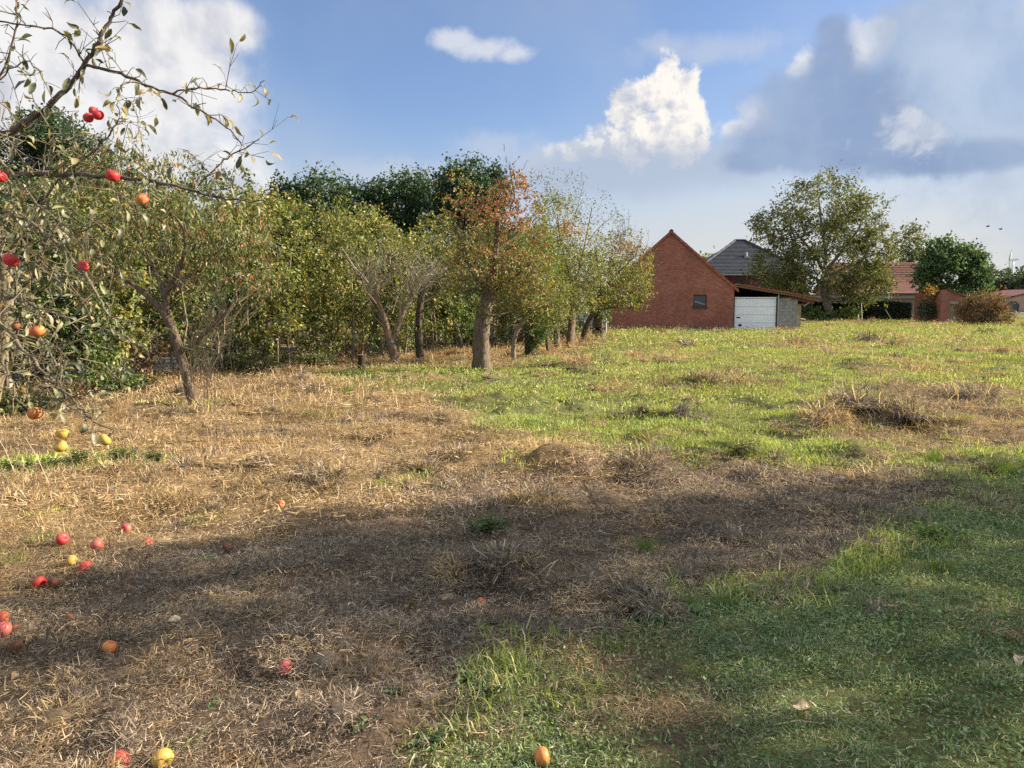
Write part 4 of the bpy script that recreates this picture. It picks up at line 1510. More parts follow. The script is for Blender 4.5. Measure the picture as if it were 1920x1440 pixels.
def car():
    d = 41.5
    b = pw(1082, 632, d)
    o = thing('parked_car', (b.x, d, 0.0), 'dark blue parked car half hidden behind the fruit tree trunks', 'car', rz=math.radians(-62))
    # side profile along x (front at +x), z up; body stacked in cross sections
    sec = [(-2.05, .45, .78, .60), (-1.95, .30, .98, .78), (-1.4, .24, 1.02, .86), (-.6, .22, 1.0, .88), (.5, .22, .98, .88), (1.2, .24, .93, .86), (1.8, .28, .80, .78), (2.08, .40, .62, .62)]
    def loft(secs):
        G = Geo()
        V = []
        for x, z0, z1, w in secs:
            m = (z0 + z1) / 2
            V += [(x, -w * .92, z0), (x, -w, m), (x, -w * .93, z1), (x, w * .93, z1), (x, w, m), (x, w * .92, z0)]
        F = []
        for i in range(len(secs) - 1):
            for j in range(6):
                k = (j + 1) % 6
                F.append((i * 6 + j, i * 6 + k, i * 6 + 6 + k, i * 6 + 6 + j))
        e = (len(secs) - 1) * 6
        F += [(0, 1, 4, 5), (1, 2, 3, 4), (e, e + 5, e + 4, e + 1), (e + 1, e + 4, e + 3, e + 2)]
        G.add(V, None, F)
        return G
    loft(sec).obj('body', 'car_paint', o)
    loft([(-1.75, .98, 1.05, .78), (-1.25, .98, 1.42, .66), (-.2, .98, 1.47, .66), (.25, .98, 1.42, .66), (1.05, .95, .99, .76)]).obj('cabin', 'car_paint', o)
    G = Geo()
    G.add([(1.0, -.68, 1.01), (1.0, .68, 1.01), (.30, .58, 1.41), (.30, -.58, 1.41)], None, [(0, 1, 2, 3)])
    for v in G.V:
        v[:, 2] += .02
    ws = G.obj('windscreen', 'glass', o)
    for s in (-1, 1):
        G = Geo()
        G.add([(-1.4, s * .745, 1.03), (.75, s * .75, 1.03), (.25, s * .675, 1.37), (-1.1, s * .675, 1.37)], None, [(0, 1, 2, 3)])
        G.obj('side_window', 'glass', o)
        G = Geo()
        G.beam((.62, s * .80, 1.04), (.62, s * 1.0, 1.06), .1, .14)
        G.obj('mirror', 'car_paint', o)
        G = Geo()
        G.hexa([(1.82, s * .48, .62), (2.02, s * .46, .60), (1.92, s * .76, .62), (1.72, s * .76, .64), (1.80, s * .48, .77), (1.95, s * .46, .72), (1.86, s * .74, .74), (1.70, s * .74, .79)])
        G.obj('headlight', 'lamp_glass', o)
        for x in (-1.3, 1.28):
            G = Geo()
            a = np.linspace(0, 2 * math.pi, 21)
            ring = np.stack([x + .24 * np.cos(a), np.full(21, s * .78), .31 + .24 * np.sin(a)], 1)
            G.tube(ring, .09, 6, cap=False)
            w = G.obj('wheel', 'rubber', o, True)
            G = Geo()
            G.tube([(x, s * .74, .31), (x, s * .83, .31)], .19, 14)
            G.obj('rim', 'alloy', w)
    G = Geo()
    G.box((2.04, -.55, .36), (2.10, .55, .50))
    G.obj('grille', 'frame_dark', o)
    for y in (-.3, .15):
        G = Geo()
        G.beam((.98, y, 1.045), (.72, y + .42, 1.20), .02, .02)
        G.obj('wiper', 'rubber', ws)


car()


# ------------------------------------------------------------------ road, fence
def offset_line(pts, off):
    P = np.array(pts, float)
    D = np.gradient(P, axis=0)
    D /= np.linalg.norm(D, axis=1, keepdims=True)
    return P + np.stack([-D[:, 1], D[:, 0]], 1) * off


_HL = [(-26.0, -14.0)] + HEDGE + [(6.0, 48.0), (9.5, 62.0)]


def strip(name, label, a, b, z, m):
    A, B = offset_line(_HL, a), offset_line(_HL, b)
    G = Geo()
    n = len(A)
    V = np.vstack([np.c_[A, np.full(n, z)], np.c_[B, np.full(n, z)]])
    G.add(V, None, [(i, i + 1, n + i + 1, n + i) for i in range(n - 1)])
    o = G.obj(name, m)
    tag(o, label, kind='structure')


strip('road', 'grey asphalt lane behind the hedge', 2.2, 6.6, 0.012, 'asphalt')
strip('road_edge', 'pale concrete edging along the lane', 1.95, 2.2, 0.018, 'concrete')


def fence():
    L = offset_line(HEDGE, 0.55)
    o = thing('wire_fence', (L[1][0], L[1][1], 0), 'sagging chain-link wire fence with dark posts along the hedge', 'fence')
    o0 = np.array([L[1][0], L[1][1], 0])
    s = np.r_[0, np.cumsum(np.linalg.norm(np.diff(L, axis=0), axis=1))]
    at = lambda t: np.array([np.interp(t, s, L[:, 0]), np.interp(t, s, L[:, 1]), 0]) - o0
    t = 0.6
    while t < s[-1]:
        p = at(t)
        G = Geo()
        G.tube([p + (0, 0, -.1), p + (0.01, 0, .6), p + (0, 0, 1.15)], .022, 6)
        G.obj('post', 'post_dark', o)
        t += 2.3
    G = Geo()
    cell, h = .075, 1.0
    n = int((s[-1] * .62) / cell)
    for i in range(n):
        for sg in (1, -1):
            a = at(i * cell)
            b = at(i * cell + sg * h * .5)
            G.tube([a + (0, 0, .03), (a + b) / 2 + (0, 0, h / 2), b + (0, 0, h)], .0022, 3, cap=False)
    for z in (.03, .5, 1.0):
        G.tube([at(q) + (0, 0, z + .02 * math.sin(q)) for q in np.arange(0, s[-1], .5)], .0028, 3)
    tag(G.obj('wire_mesh', 'wire', o), kind='stuff')


fence()


# ------------------------------------------------------------------ trees
def ellipsoid_points(r, ells, n, shell=0.5):
    """points spread through several ellipsoids, denser near their surface"""
    w = np.array([e[6] for e in ells], float)
    k = r.choice(len(ells), n, p=w / w.sum())
    E = np.array([e[:6] for e in ells], float)[k]
    d = r.normal(size=(n, 3))
    d /= np.linalg.norm(d, axis=1, keepdims=True)
    q = r.random(n) ** (1 / 3.0)
    q = q * (1 - shell) + shell * (0.75 + 0.3 * r.random(n)) * q ** 0.4
    return E[:, :3] + d * q[:, None] * E[:, 3:6]


def grow(limbs, targets, r, wiggle=0.12, lift=0.0, up_bias=0.0):
    """skeleton: given limb polylines, each target is joined to the nearest wood"""
    P, par, rad, fixed = [], [], [], []
    for pts, r0, r1 in limbs:
        n = len(pts)
        for i, p in enumerate(pts):
            p = np.array(p, float)
            if i == 0:
                if P:
                    j = int(np.argmin(np.linalg.norm(np.array(P) - p, axis=1)))
                    if np.linalg.norm(np.array(P[j]) - p) < 0.03:
                        prev = j
                        continue
                    prev = j
                else:
                    prev = -1
            P.append(p)
            par.append(prev)
            rad.append(r0 + (r1 - r0) * i / max(1, n - 1))
            fixed.append(True)
            prev = len(P) - 1
    P = list(P)
    A = np.array(P)
    root = A[0]
    order = np.argsort(np.linalg.norm(targets - root, axis=1))
    # only the upper wood takes branches
    zmin = root[2] + 0.28 * (targets[:, 2].mean() - root[2])
    ends = []
    cap = len(P) + len(targets) * 6 + 10
    buf = np.zeros((cap, 3))
    buf[:len(P)] = A
    n = len(P)
    pen = np.zeros(cap)
    pen[:n] = np.where(A[:, 2] < zmin, 3.0, 0.0)
    for ti in order:
        t = targets[ti]
        dv = buf[:n] - t
        dd = np.sqrt((dv * dv).sum(1)) + pen[:n] + np.maximum(0, dv[:, 2]) * up_bias
        j = int(np.argmin(dd))
        a = buf[j]
        ln = float(np.linalg.norm(t - a))
        k = int(min(5, max(1, round(ln / 0.28))))
        prev = j
        side = r.normal(size=3) * wiggle * ln
        for i in range(1, k + 1):
            f = i / k
            p = a + (t - a) * f + side * math.sin(math.pi * f) + np.array([0, 0, lift * ln * math.sin(math.pi * f)])
            buf[n] = p
            par.append(prev)
            rad.append(0.0)
            fixed.append(False)
            prev = n
            n += 1
        ends.append(prev)
    return buf[:n].copy(), np.array(par), np.array(rad), np.array(fixed), np.array(ends)


def wood(P, par, rad, fixed, tip, Gt, Gb, barkcol, twigcol, thick, expo=2.3, maxr=1e9, jit=0.0, r=None):
    n = len(P)
    acc = np.zeros(n)
    kids = [[] for _ in range(n)]
    has = np.zeros(n, bool)
    for i in range(n):
        if par[i] >= 0:
            kids[par[i]].append(i)
            has[par[i]] = True
    acc[~has] = tip ** expo
    for i in range(n - 1, -1, -1):
        if par[i] >= 0:
            acc[par[i]] += acc[i]
    R = np.minimum(acc ** (1 / expo), maxr)
    R = np.where(fixed, np.maximum(rad, 0.0), R)
    for i in range(n):                      # a branch is never thicker than what bears it
        if par[i] >= 0:
            R[i] = min(R[i], R[par[i]] * (1.0 if fixed[i] else 0.85))
    start = [0] if n else []
    stack = [(0, -1)]
    while stack:
        i, p = stack.pop()
        chain = [p] if p >= 0 else []
        rr = [min(R[p], R[i] * 1.15)] if p >= 0 else []
        while True:
            chain.append(i)
            rr.append(R[i])
            ks = kids[i]
            if not ks:
                break
            best = max(ks, key=lambda q: R[q])
            for q in ks:
                if q != best:
                    stack.append((q, i))
            i = best
        if len(chain) < 2:
            continue
        big = max(rr) > thick
        pts = P[chain]
        if big:
            pts = pts.copy()
            f = np.linspace(0, 1, len(pts))
            m = max(2, int(np.linalg.norm(np.diff(pts, axis=0), axis=1).sum() / 0.08))
            ff = np.linspace(0, 1, m)
            pts = np.stack([np.interp(ff, f, pts[:, q]) for q in range(3)], 1)
            if m > 4:
                for _ in range(2):
                    pts[1:-1] = (pts[:-2] + 2 * pts[1:-1] + pts[2:]) / 4
            rr = np.interp(ff, f, rr)
            if r is not None:
                rr = rr * (1 + r.normal(0, 0.05, m))
            if p < 0 and m > 3:
                ds = np.r_[0, np.cumsum(np.linalg.norm(np.diff(pts, axis=0), axis=1))]
                rr = rr * (1 + .24 * np.exp(-ds / .14))
        (Gt if big else Gb).tube(pts, rr, 14 if max(rr) > .08 else (7 if big else 3), barkcol if big else twigcol, rough=.07 if max(rr) > .045 else 0.0)


def pal_pick(r, pal, n, P=None, fn=None):
    c = np.array([p[0] for p in pal], float)
    w = np.array([p[1] for p in pal], float)
    out = c[r.choice(len(c), n, p=w / w.sum())]
    if fn is not None:
        out = fn(r, P, out)
    return out * (0.7 + 0.6 * r.random((n, 1)))


def leaf_cloud(G, r, anchors, per, sig, L, W, pal, droop=0.0, flat_=0.5, fn=None, origin=None):
    n = len(anchors) * per
    k = max(3, per // 6)                                  # leaves sit along a few short twigs at each spot
    TD = r.normal(size=(len(anchors), k, 3)) + np.array([0, 0, .35 - droop])
    TD /= np.linalg.norm(TD, axis=2, keepdims=True)
    TD = TD * r.uniform(.6, 1.5, (len(anchors), k, 1))
    own = np.repeat(np.arange(len(anchors)), per)
    td = TD[own, r.integers(0, k, n)]
    P = anchors[own] + td * (r.random(n) ** .7 * sig * 2.3)[:, None] + r.normal(size=(n, 3)) * sig * .2
    D = td * .6 + r.normal(size=(n, 3)) * .75 + np.array([0, 0, -droop * 2.0])
    N = r.normal(size=(n, 3)) * (1 - flat_) + np.array([0.25, -.1, 1.0]) * flat_
    s = 0.6 + 0.8 * r.random(n)
    tone = np.repeat(r.uniform(.55, 1.4, len(anchors)), per)[:, None]
    G.leaves(P, D, N, L * s, W * s * (0.8 + .4 * r.random(n)), pal_pick(r, pal, n, P, fn) * tone)


YG = [((0.098, 0.137, 0.029), .35), ((0.163, 0.195, 0.039), .35), ((0.273, 0.247, 0.058), .22), ((0.351, 0.221, 0.065), .08)]
GREEN = [((0.058, 0.111, 0.026), .4), ((0.098, 0.163, 0.036), .4), ((0.169, 0.208, 0.052), .2)]
DARK = [((0.029, 0.062, 0.023), .5), ((0.046, 0.091, 0.029), .35), ((0.078, 0.124, 0.039), .15)]
OLIVE = [((0.078, 0.098, 0.033), .4), ((0.130, 0.143, 0.046), .4), ((0.221, 0.182, 0.065), .2)]
PEACH = [((0.078, 0.111, 0.029), .35), ((0.137, 0.163, 0.042), .35), ((0.260, 0.234, 0.078), .18), ((0.390, 0.130, 0.052), .06), ((0.390, 0.260, 0.117), .06)]
WALNUT = [((0.072, 0.098, 0.029), .4), ((0.117, 0.137, 0.036), .38), ((0.208, 0.195, 0.046), .22)]
AUTUMN = [((.13, .155, .036), .42), ((.23, .22, .05), .34), ((.32, .18, .05), .16), ((.18, .12, .06), .08)]
BROWNP = [((.07, .075, .028), .35), ((0.195, 0.098, 0.046), .4), ((0.117, 0.091, 0.039), .3), ((0.286, 0.130, 0.052), .2), ((0.104, 0.117, 0.039), .1)]


def tree(name, label, d, limbs, crown, nt, per, sig, L, W, pal, seed, cat='tree', group=None, bark=(.085, .068, .052), twig=(.16, .13, .10),
         tip=.006, droop=0.15, wiggle=.14, lift=.05, up=.6, thick=.03, fn=None, shell=.5, bare=0.0, shoots=None, flat_=.45, maxr=.09):
    """limbs: lists of (u, v, depth offset) in the photograph with end radii; crown: (u, v, ru, rv, depth off, depth radius, weight)"""
    r = np.random.default_rng(seed)
    W3 = [([pw(u, v, d + o) for u, v, o in pts], a, b) for pts, a, b in limbs]
    b0 = np.array(W3[0][0][0])
    b0[2] = hz1(b0[0], b0[1]) - 0.04
    root = thing(name, b0, label, cat, group)
    loc = [([np.array(p) - b0 for p in pts], a, b) for pts, a, b in W3]
    loc[0][0][0] = np.zeros(3)
    k = d / FPX
    ells = []
    for u, v, ru, rv, od, rd, w in crown:
        c = np.array(pw(u, v, d + od)) - b0
        ells.append((*c, ru * k, rd, rv * k, w))
    T = ellipsoid_points(r, ells, nt, shell)
    T = T[T[:, 2] > 0.25]
    P, par, rad, fixed, ends = grow(loc, T, r, wiggle, lift, up)
    Gt, Gb, Gl = Geo(), Geo(), Geo()
    wood(P, par, rad, fixed, tip, Gt, Gb, bark, twig, thick, maxr=maxr, r=r)
    if shoots:
        for (u, v, od, n, ln, spread) in shoots:           # straight one-year shoots
            p0 = np.array(pw(u, v, d + od)) - b0
            for _ in range(n):
                dr = np.array([r.normal(0, spread), r.normal(0, spread), 1.0])
                dr /= np.linalg.norm(dr)
                l = ln * r.uniform(.5, 1.1)
                q = p0 + r.normal(0, .13, 3)
                m = q + dr * l * .5 + r.normal(0, .06 * l, 3)
                Gb.tube([q, m, q + dr * l + np.array([dr[0], dr[1], 0]) * .15 * l], [tip * 1.3, tip, tip * .5], 3, twig)
                for _ in range(4):
                    f = r.uniform(.25, .9)
                    s0 = q + dr * l * f
                    s1 = s0 + (dr + r.normal(0, .5, 3)) * l * r.uniform(.12, .3)
                    Gb.tube([s0, s1], [tip * .7, tip * .4], 3, twig)
    if Gt.n:
        Gt.obj('trunk', 'bark', root, True)
    if Gb.n:
        tag(Gb.obj('branches', 'twig', root), kind='stuff')
    anchors = P[ends]
    if bare:
        anchors = anchors[r.random(len(anchors)) > bare]
    if per and len(anchors):
        wrap = (lambda rr, Q, c: fn(rr, Q + b0, c)) if fn else None
        leaf_cloud(Gl, r, anchors, per, sig, L, W, pal, droop, flat_, wrap)
        tag(Gl.obj('crown', 'leaf', root), kind='stuff')
    return root


def reddish(u0, v0, d, ru, rv, col=((.42, .07, .04), (.36, .13, .045), (.30, .16, .05)), amt=.85):
    c = np.array(pw(u0, v0, d))
    k = d / FPX
    def fn(r, P, col0):
        q = ((P[:, 0] - c[0]) / (ru * k)) ** 2 + ((P[:, 2] - c[2]) / (rv * k)) ** 2
        m = r.random(len(P)) < amt * np.exp(-q)
        cc = np.array(col)
        col0[m] = cc[r.integers(0, len(cc), m.sum())]
        return col0
    return fn


def fruit_trees():
    # big pear tree with broken stub and reddening top
    d = gp(905, 697)[1]
    f1 = reddish(955, 385, d, 80, 75, ((.40, .08, .045), (.36, .14, .05), (.30, .16, .05), (.28, .10, .06)))
    f2 = reddish(900, 470, d, 110, 110, ((.24, .13, .05), (.20, .10, .05), (.30, .17, .05)), .28)
    tree('pear_tree', 'old pear tree with thick leaning trunk, broken stub and reddening top leaves', d,
         [([(905, 699, 0), (903, 670, 0), (901, 630, 0), (907, 590, 0), (915, 555, 0), (922, 535, 0)], .215, .15),
          ([(922, 535, 0), (928, 500, 0), (931, 470, 0), (932, 440, 0), (934, 402, 0)], .075, .06),
          ([(918, 548, 0), (945, 530, -.1), (970, 515, -.2), (1000, 490, -.3)], .07, .025),
          ([(915, 550, 0), (890, 520, -.2), (870, 480, -.4), (858, 430, -.5)], .045, .015),
          ([(932, 440, 0), (950, 410, .1), (965, 370, .2), (955, 310, .2)], .03, .008),
          ([(931, 470, 0), (960, 450, .5), (985, 420, .6)], .05, .02)],
         [(960, 375, 55, 65, .1, .8, 1.3), (880, 440, 60, 75, -.2, .9, 1.1), (905, 500, 75, 45, -.3, .9, .9), (975, 470, 60, 65, 0, .8, 1.2), (1005, 545, 45, 45, -.2, .7, .8), (860, 380, 40, 60, .2, .7, .5), (905, 585, 12, 20, -.25, .12, .12), (860, 520, 40, 35, .1, .7, .7), (985, 520, 45, 40, -.3, .7, .9), (930, 520, 40, 25, -.5, .4, .5)],
         560, 20, .10, .066, .019, AUTUMN, 11, twig=(.15, .115, .09), tip=.0045, fn=lambda r, P, c: f2(r, P, f1(r, P, c)), bare=.22,
         shoots=[(955, 320, .2, 5, .35, .25), (860, 470, -.3, 6, .9, .3), (880, 540, -.3, 10, .6, .5), (940, 380, 0, 6, .7, .35)])
    # peach tree on the left, leaning
    d = gp(368, 763)[1]
    tree('peach_tree', 'leaning peach tree with drooping narrow leaves and bare lower twigs', d,
         [([(368, 765, 0), (358, 735, 0), (347, 695, 0), (335, 650, 0), (318, 605, 0), (310, 585, 0)], .082, .068),
          ([(310, 585, 0), (312, 560, 0), (318, 535, -.1), (335, 510, -.2), (350, 470, -.3), (345, 420, -.4)], .065, .02),
          ([(308, 588, 0), (290, 565, .1), (260, 540, .2), (215, 510, .3), (170, 470, .3)], .06, .02),
          ([(312, 565, 0), (300, 530, .3), (275, 470, .5), (255, 410, .5), (240, 340, .6)], .05, .015),
          ([(347, 660, 0), (375, 635, -.2), (410, 600, -.3), (450, 565, -.3), (490, 535, -.2)], .045, .014),
          ([(316, 545, 0), (350, 520, .3), (400, 480, .5), (430, 440, .5)], .04, .014)],
         [(200, 400, 110, 110, .3, .9, 1.3), (300, 360, 110, 80, .2, .9, 1.2), (400, 440, 110, 80, .1, .9, 1.3), (340, 480, 90, 60, 0, .7, .5), (470, 480, 60, 70, 0, .7, .8), (160, 500, 90, 70, .3, .8, .7), (230, 300, 80, 50, .4, .6, .6)],
         520, 20, .10, .085, .011, PEACH, 12, bark=(.085, .066, .05), twig=(.25, .205, .145), tip=.0038, droop=.75, flat_=.2, bare=.05, maxr=.04,
         shoots=[(380, 640, -.2, 16, .75, .35), (420, 600, -.3, 16, .7, .4), (395, 700, -.1, 14, .9, .22), (360, 560, -.2, 12, .6, .5), (378, 742, -.1, 22, 1.0, .16), (352, 745, -.1, 12, .8, .18), (430, 640, -.2, 14, .7, .4), (300, 560, 0, 10, .6, .5)])
    # pruned forked tree, nearly bare
    d = gp(740, 686)[1]
    tree('pruned_tree', 'forked pruned fruit tree with a fan of bare pale shoots', d,
         [([(742, 688, 0), (738, 660, 0), (732, 645, 0), (727, 625, 0), (717, 590, 0), (707, 565, 0), (703, 540, 0)], .115, .07),
          ([(733, 648, 0), (745, 615, .1), (755, 585, .1), (768, 562, .2), (776, 550, .2)], .075, .05),
          ([(717, 590, 0), (700, 560, -.3), (680, 545, -.4)], .04, .02)],
         [(715, 470, 50, 55, 0, .7, 1), (765, 480, 40, 50, .1, .6, 1), (690, 510, 40, 35, 0, .6, .6)],
         170, 9, .12, .055, .016, YG, 13, twig=(.32, .285, .225), tip=.0075, bark=(.12, .088, .064), bare=.45,
         shoots=[(703, 542, 0, 26, 1.25, .45), (776, 550, .2, 24, 1.15, .45), (722, 600, 0, 8, 1.0, .3), (690, 548, -.3, 12, .9, .5), (760, 575, .1, 8, .9, .3)])
    d = gp(789, 679)[1]
    tree('pruned_tree', 'dark straight pruned trunk right of the forked pruned tree, bare shoots', d,
         [([(789, 681, 0), (786, 650, 0), (784, 610, 0), (787, 570, 0), (795, 540, 0)], .12, .085), ([(787, 570, 0), (815, 555, .2), (835, 530, .3)], .05, .02)],
         [(805, 500, 45, 45, 0, .7, 1)], 70, 4, .1, .05, .014, OLIVE, 14, twig=(.27, .24, .19), bark=(.05, .042, .034), tip=.0075, bare=.5,
         shoots=[(795, 540, 0, 26, 1.1, .5), (830, 535, .3, 10, .8, .5)])
    d = gp(862, 663)[1]
    tree('leaning_tree', 'bowed dark trunk leaning left with a sunlit upper bend', d,
         [([(864, 665, 0), (860, 640, 0), (853, 610, 0), (840, 585, 0), (822, 566, 0), (806, 556, 0)], .125, .07), ([(840, 585, 0), (845, 560, .2), (850, 530, .3)], .05, .02)],
         [(830, 500, 60, 50, .2, .9, 1), (870, 480, 50, 60, .3, .9, 1)], 120, 9, .14, .06, .018, OLIVE, 15, bark=(.075, .062, .05), twig=(.22, .19, .15), tip=.005, bare=.3,
         shoots=[(806, 556, 0, 10, .8, .6)])
    d = gp(965, 681)[1]
    tree('plum_tree', 'slender pale fruit tree trunk curving right beside the big pear', d,
         [([(964, 683, 0), (962, 655, 0), (965, 630, 0), (978, 605, 0), (994, 585, 0), (1003, 562, 0)], .075, .055), ([(984, 598, 0), (970, 580, 0), (955, 560, 0)], .03, .015), ([(1003, 562, 0), (1000, 530, 0), (985, 500, 0)], .045, .02)],
         [(1000, 545, 55, 45, 0, .9, 1.2), (960, 550, 40, 40, 0, .7, .7), (1040, 560, 40, 45, .2, .8, .8), (1010, 470, 50, 60, .1, .9, 1), (1015, 590, 45, 22, .1, .8, .7)], 400, 22, .12, .06, .018, YG, 16, bark=(.15, .125, .095), tip=.0045)
    d = gp(992, 672)[1]
    tree('ivy_clad_tree', 'dark upright trunk wrapped in ivy leaves', d,
         [([(992, 674, 0), (993, 640, 0), (991, 600, 0), (996, 560, 0), (1000, 500, 0)], .15, .10)],
         [(1000, 610, 16, 50, -.1, .22, 1), (1020, 600, 25, 45, 0, .3, .7), (1010, 480, 45, 60, 0, .9, 1.2)], 200, 22, .12, .06, .020, GREEN, 17, bark=(.03, .026, .022))
    d = gp(1029, 662)[1]
    tree('sapling', 'thin crooked sapling between the ivy-clad trunk and the straight trunk', d,
         [([(1030, 663, 0), (1026, 645, 0), (1023, 620, 0), (1030, 590, 0)], .075, .04)], [(1030, 590, 22, 40, 0, .5, 1), (1035, 545, 35, 30, 0, .6, 1)], 90, 22, .12, .06, .020, GREEN, 18, bark=(.05, .042, .034))
    d = gp(1046, 655)[1]
    tree('sapling', 'short mossy trunk just left of the straight sunlit trunk', d,
         [([(1046, 657, 0), (1043, 630, 0), (1046, 600, 0), (1044, 570, 0)], .13, .07)], [(1050, 560, 40, 45, 0, .8, 1)], 90, 20, .15, .07, .022, YG, 19, bark=(.075, .062, .048))
    # tall tree, bare airy top
    d = gp(1069, 652)[1]
    tree('tall_pear_tree', 'tall fruit tree with straight sunlit trunk and airy bare top branches', d,
         [([(1068, 653, 0), (1070, 625, 0), (1073, 600, 0), (1075, 570, 0), (1076, 545, 0)], .155, .115),
          ([(1074, 598, 0), (1083, 578, 0), (1090, 560, -.2)], .06, .04),
          ([(1076, 545, 0), (1065, 500, 0), (1050, 450, 0), (1045, 400, 0)], .06, .018),
          ([(1076, 545, 0), (1090, 490, .2), (1100, 440, .3), (1110, 390, .4)], .05, .014)],
         [(1060, 490, 80, 75, 0, 1.6, 2.0), (1045, 405, 60, 45, 0, 1.2, 1.0), (1110, 500, 60, 60, -.3, 1.3, 1.0), (1010, 480, 50, 70, .2, 1.2, .9), (1075, 568, 60, 28, 0, 1.2, 1.0), (1030, 560, 40, 35, .3, 1.2, .7)],
         640, 26, .17, .075, .022, YG, 20, bark=(.115, .09, .066), tip=.006, fn=reddish(1070, 425, d, 30, 16, ((.36, .18, .05), (.42, .22, .06))))
    tree('airy_tree', 'sparse almost leafless treetop rising behind the fruit trees', 34,
         [([(1075, 630, 0), (1070, 560, 0), (1060, 480, 0)], .12, .08), ([(1060, 480, 0), (1040, 400, 0), (1020, 340, 0)], .03, .008), ([(1060, 480, 0), (1080, 400, 0), (1095, 340, .3)], .03, .008), ([(1070, 500, 0), (1120, 430, 0), (1160, 395, 0)], .03, .008)],
         [(1050, 360, 55, 50, 0, 1.3, 1.2), (1090, 385, 55, 50, 0, 1.3, 1.0), (1130, 420, 50, 45, 0, 1.2, 1.0), (1160, 450, 45, 40, 0, 1.2, .8), (1010, 350, 30, 30, 0, .8, .5)],
         330, 5, .16, .085, .02, OLIVE, 21, twig=(.2, .17, .13), tip=.0065, up=1.5, wiggle=.06, bare=.15)
    d = gp(1096, 645)[1]
    tree('leaning_pear_tree', 'fruit tree with trunk leaning right, yellowing crown before the barn', d,
         [([(1092, 648, 0), (1094, 630, 0), (1103, 605, 0), (1113, 585, 0), (1120, 565, 0), (1128, 545, 0)], .13, .085), ([(1128, 545, 0), (1160, 510, 0), (1190, 480, 0)], .06, .02), ([(1128, 545, 0), (1120, 500, 0), (1115, 460, 0)], .05, .02)],
         [(1150, 530, 75, 45, 0, 1.6, 1.8), (1180, 490, 45, 45, 0, 1.3, 1.2), (1120, 520, 60, 55, 0, 1.4, 1.2), (1195, 545, 30, 25, 0, .8, .4), (1170, 460, 40, 25, 0, 1, .4), (1150, 562, 60, 20, 0, 1.2, .8)],
         540, 22, .17, .08, .024, YG, 22, bark=(.07, .058, .045), tip=.006, droop=.3, fn=reddish(1180, 462, d, 45, 30, ((.26, .11, .06), (.22, .13, .07)), .6), bare=.05,
         shoots=[(1200, 480, 0, 8, 1.0, .35), (1170, 450, 0, 8, .9, .4)])
    d = gp(1122, 634)[1]
    tree('ivy_clad_stump', 'thick ivy-covered trunk at the end of the tree row by the barn', d,
         [([(1121, 635, 0), (1121, 610, 0), (1124, 580, 0), (1126, 560, 0)], .30, .2)], [(1128, 585, 16, 25, 0, .5, 1), (1120, 560, 25, 25, 0, .6, 1)], 110, 26, .15, .09, .03, GREEN, 23, bark=(.09, .066, .054), maxr=.05)


fruit_trees()


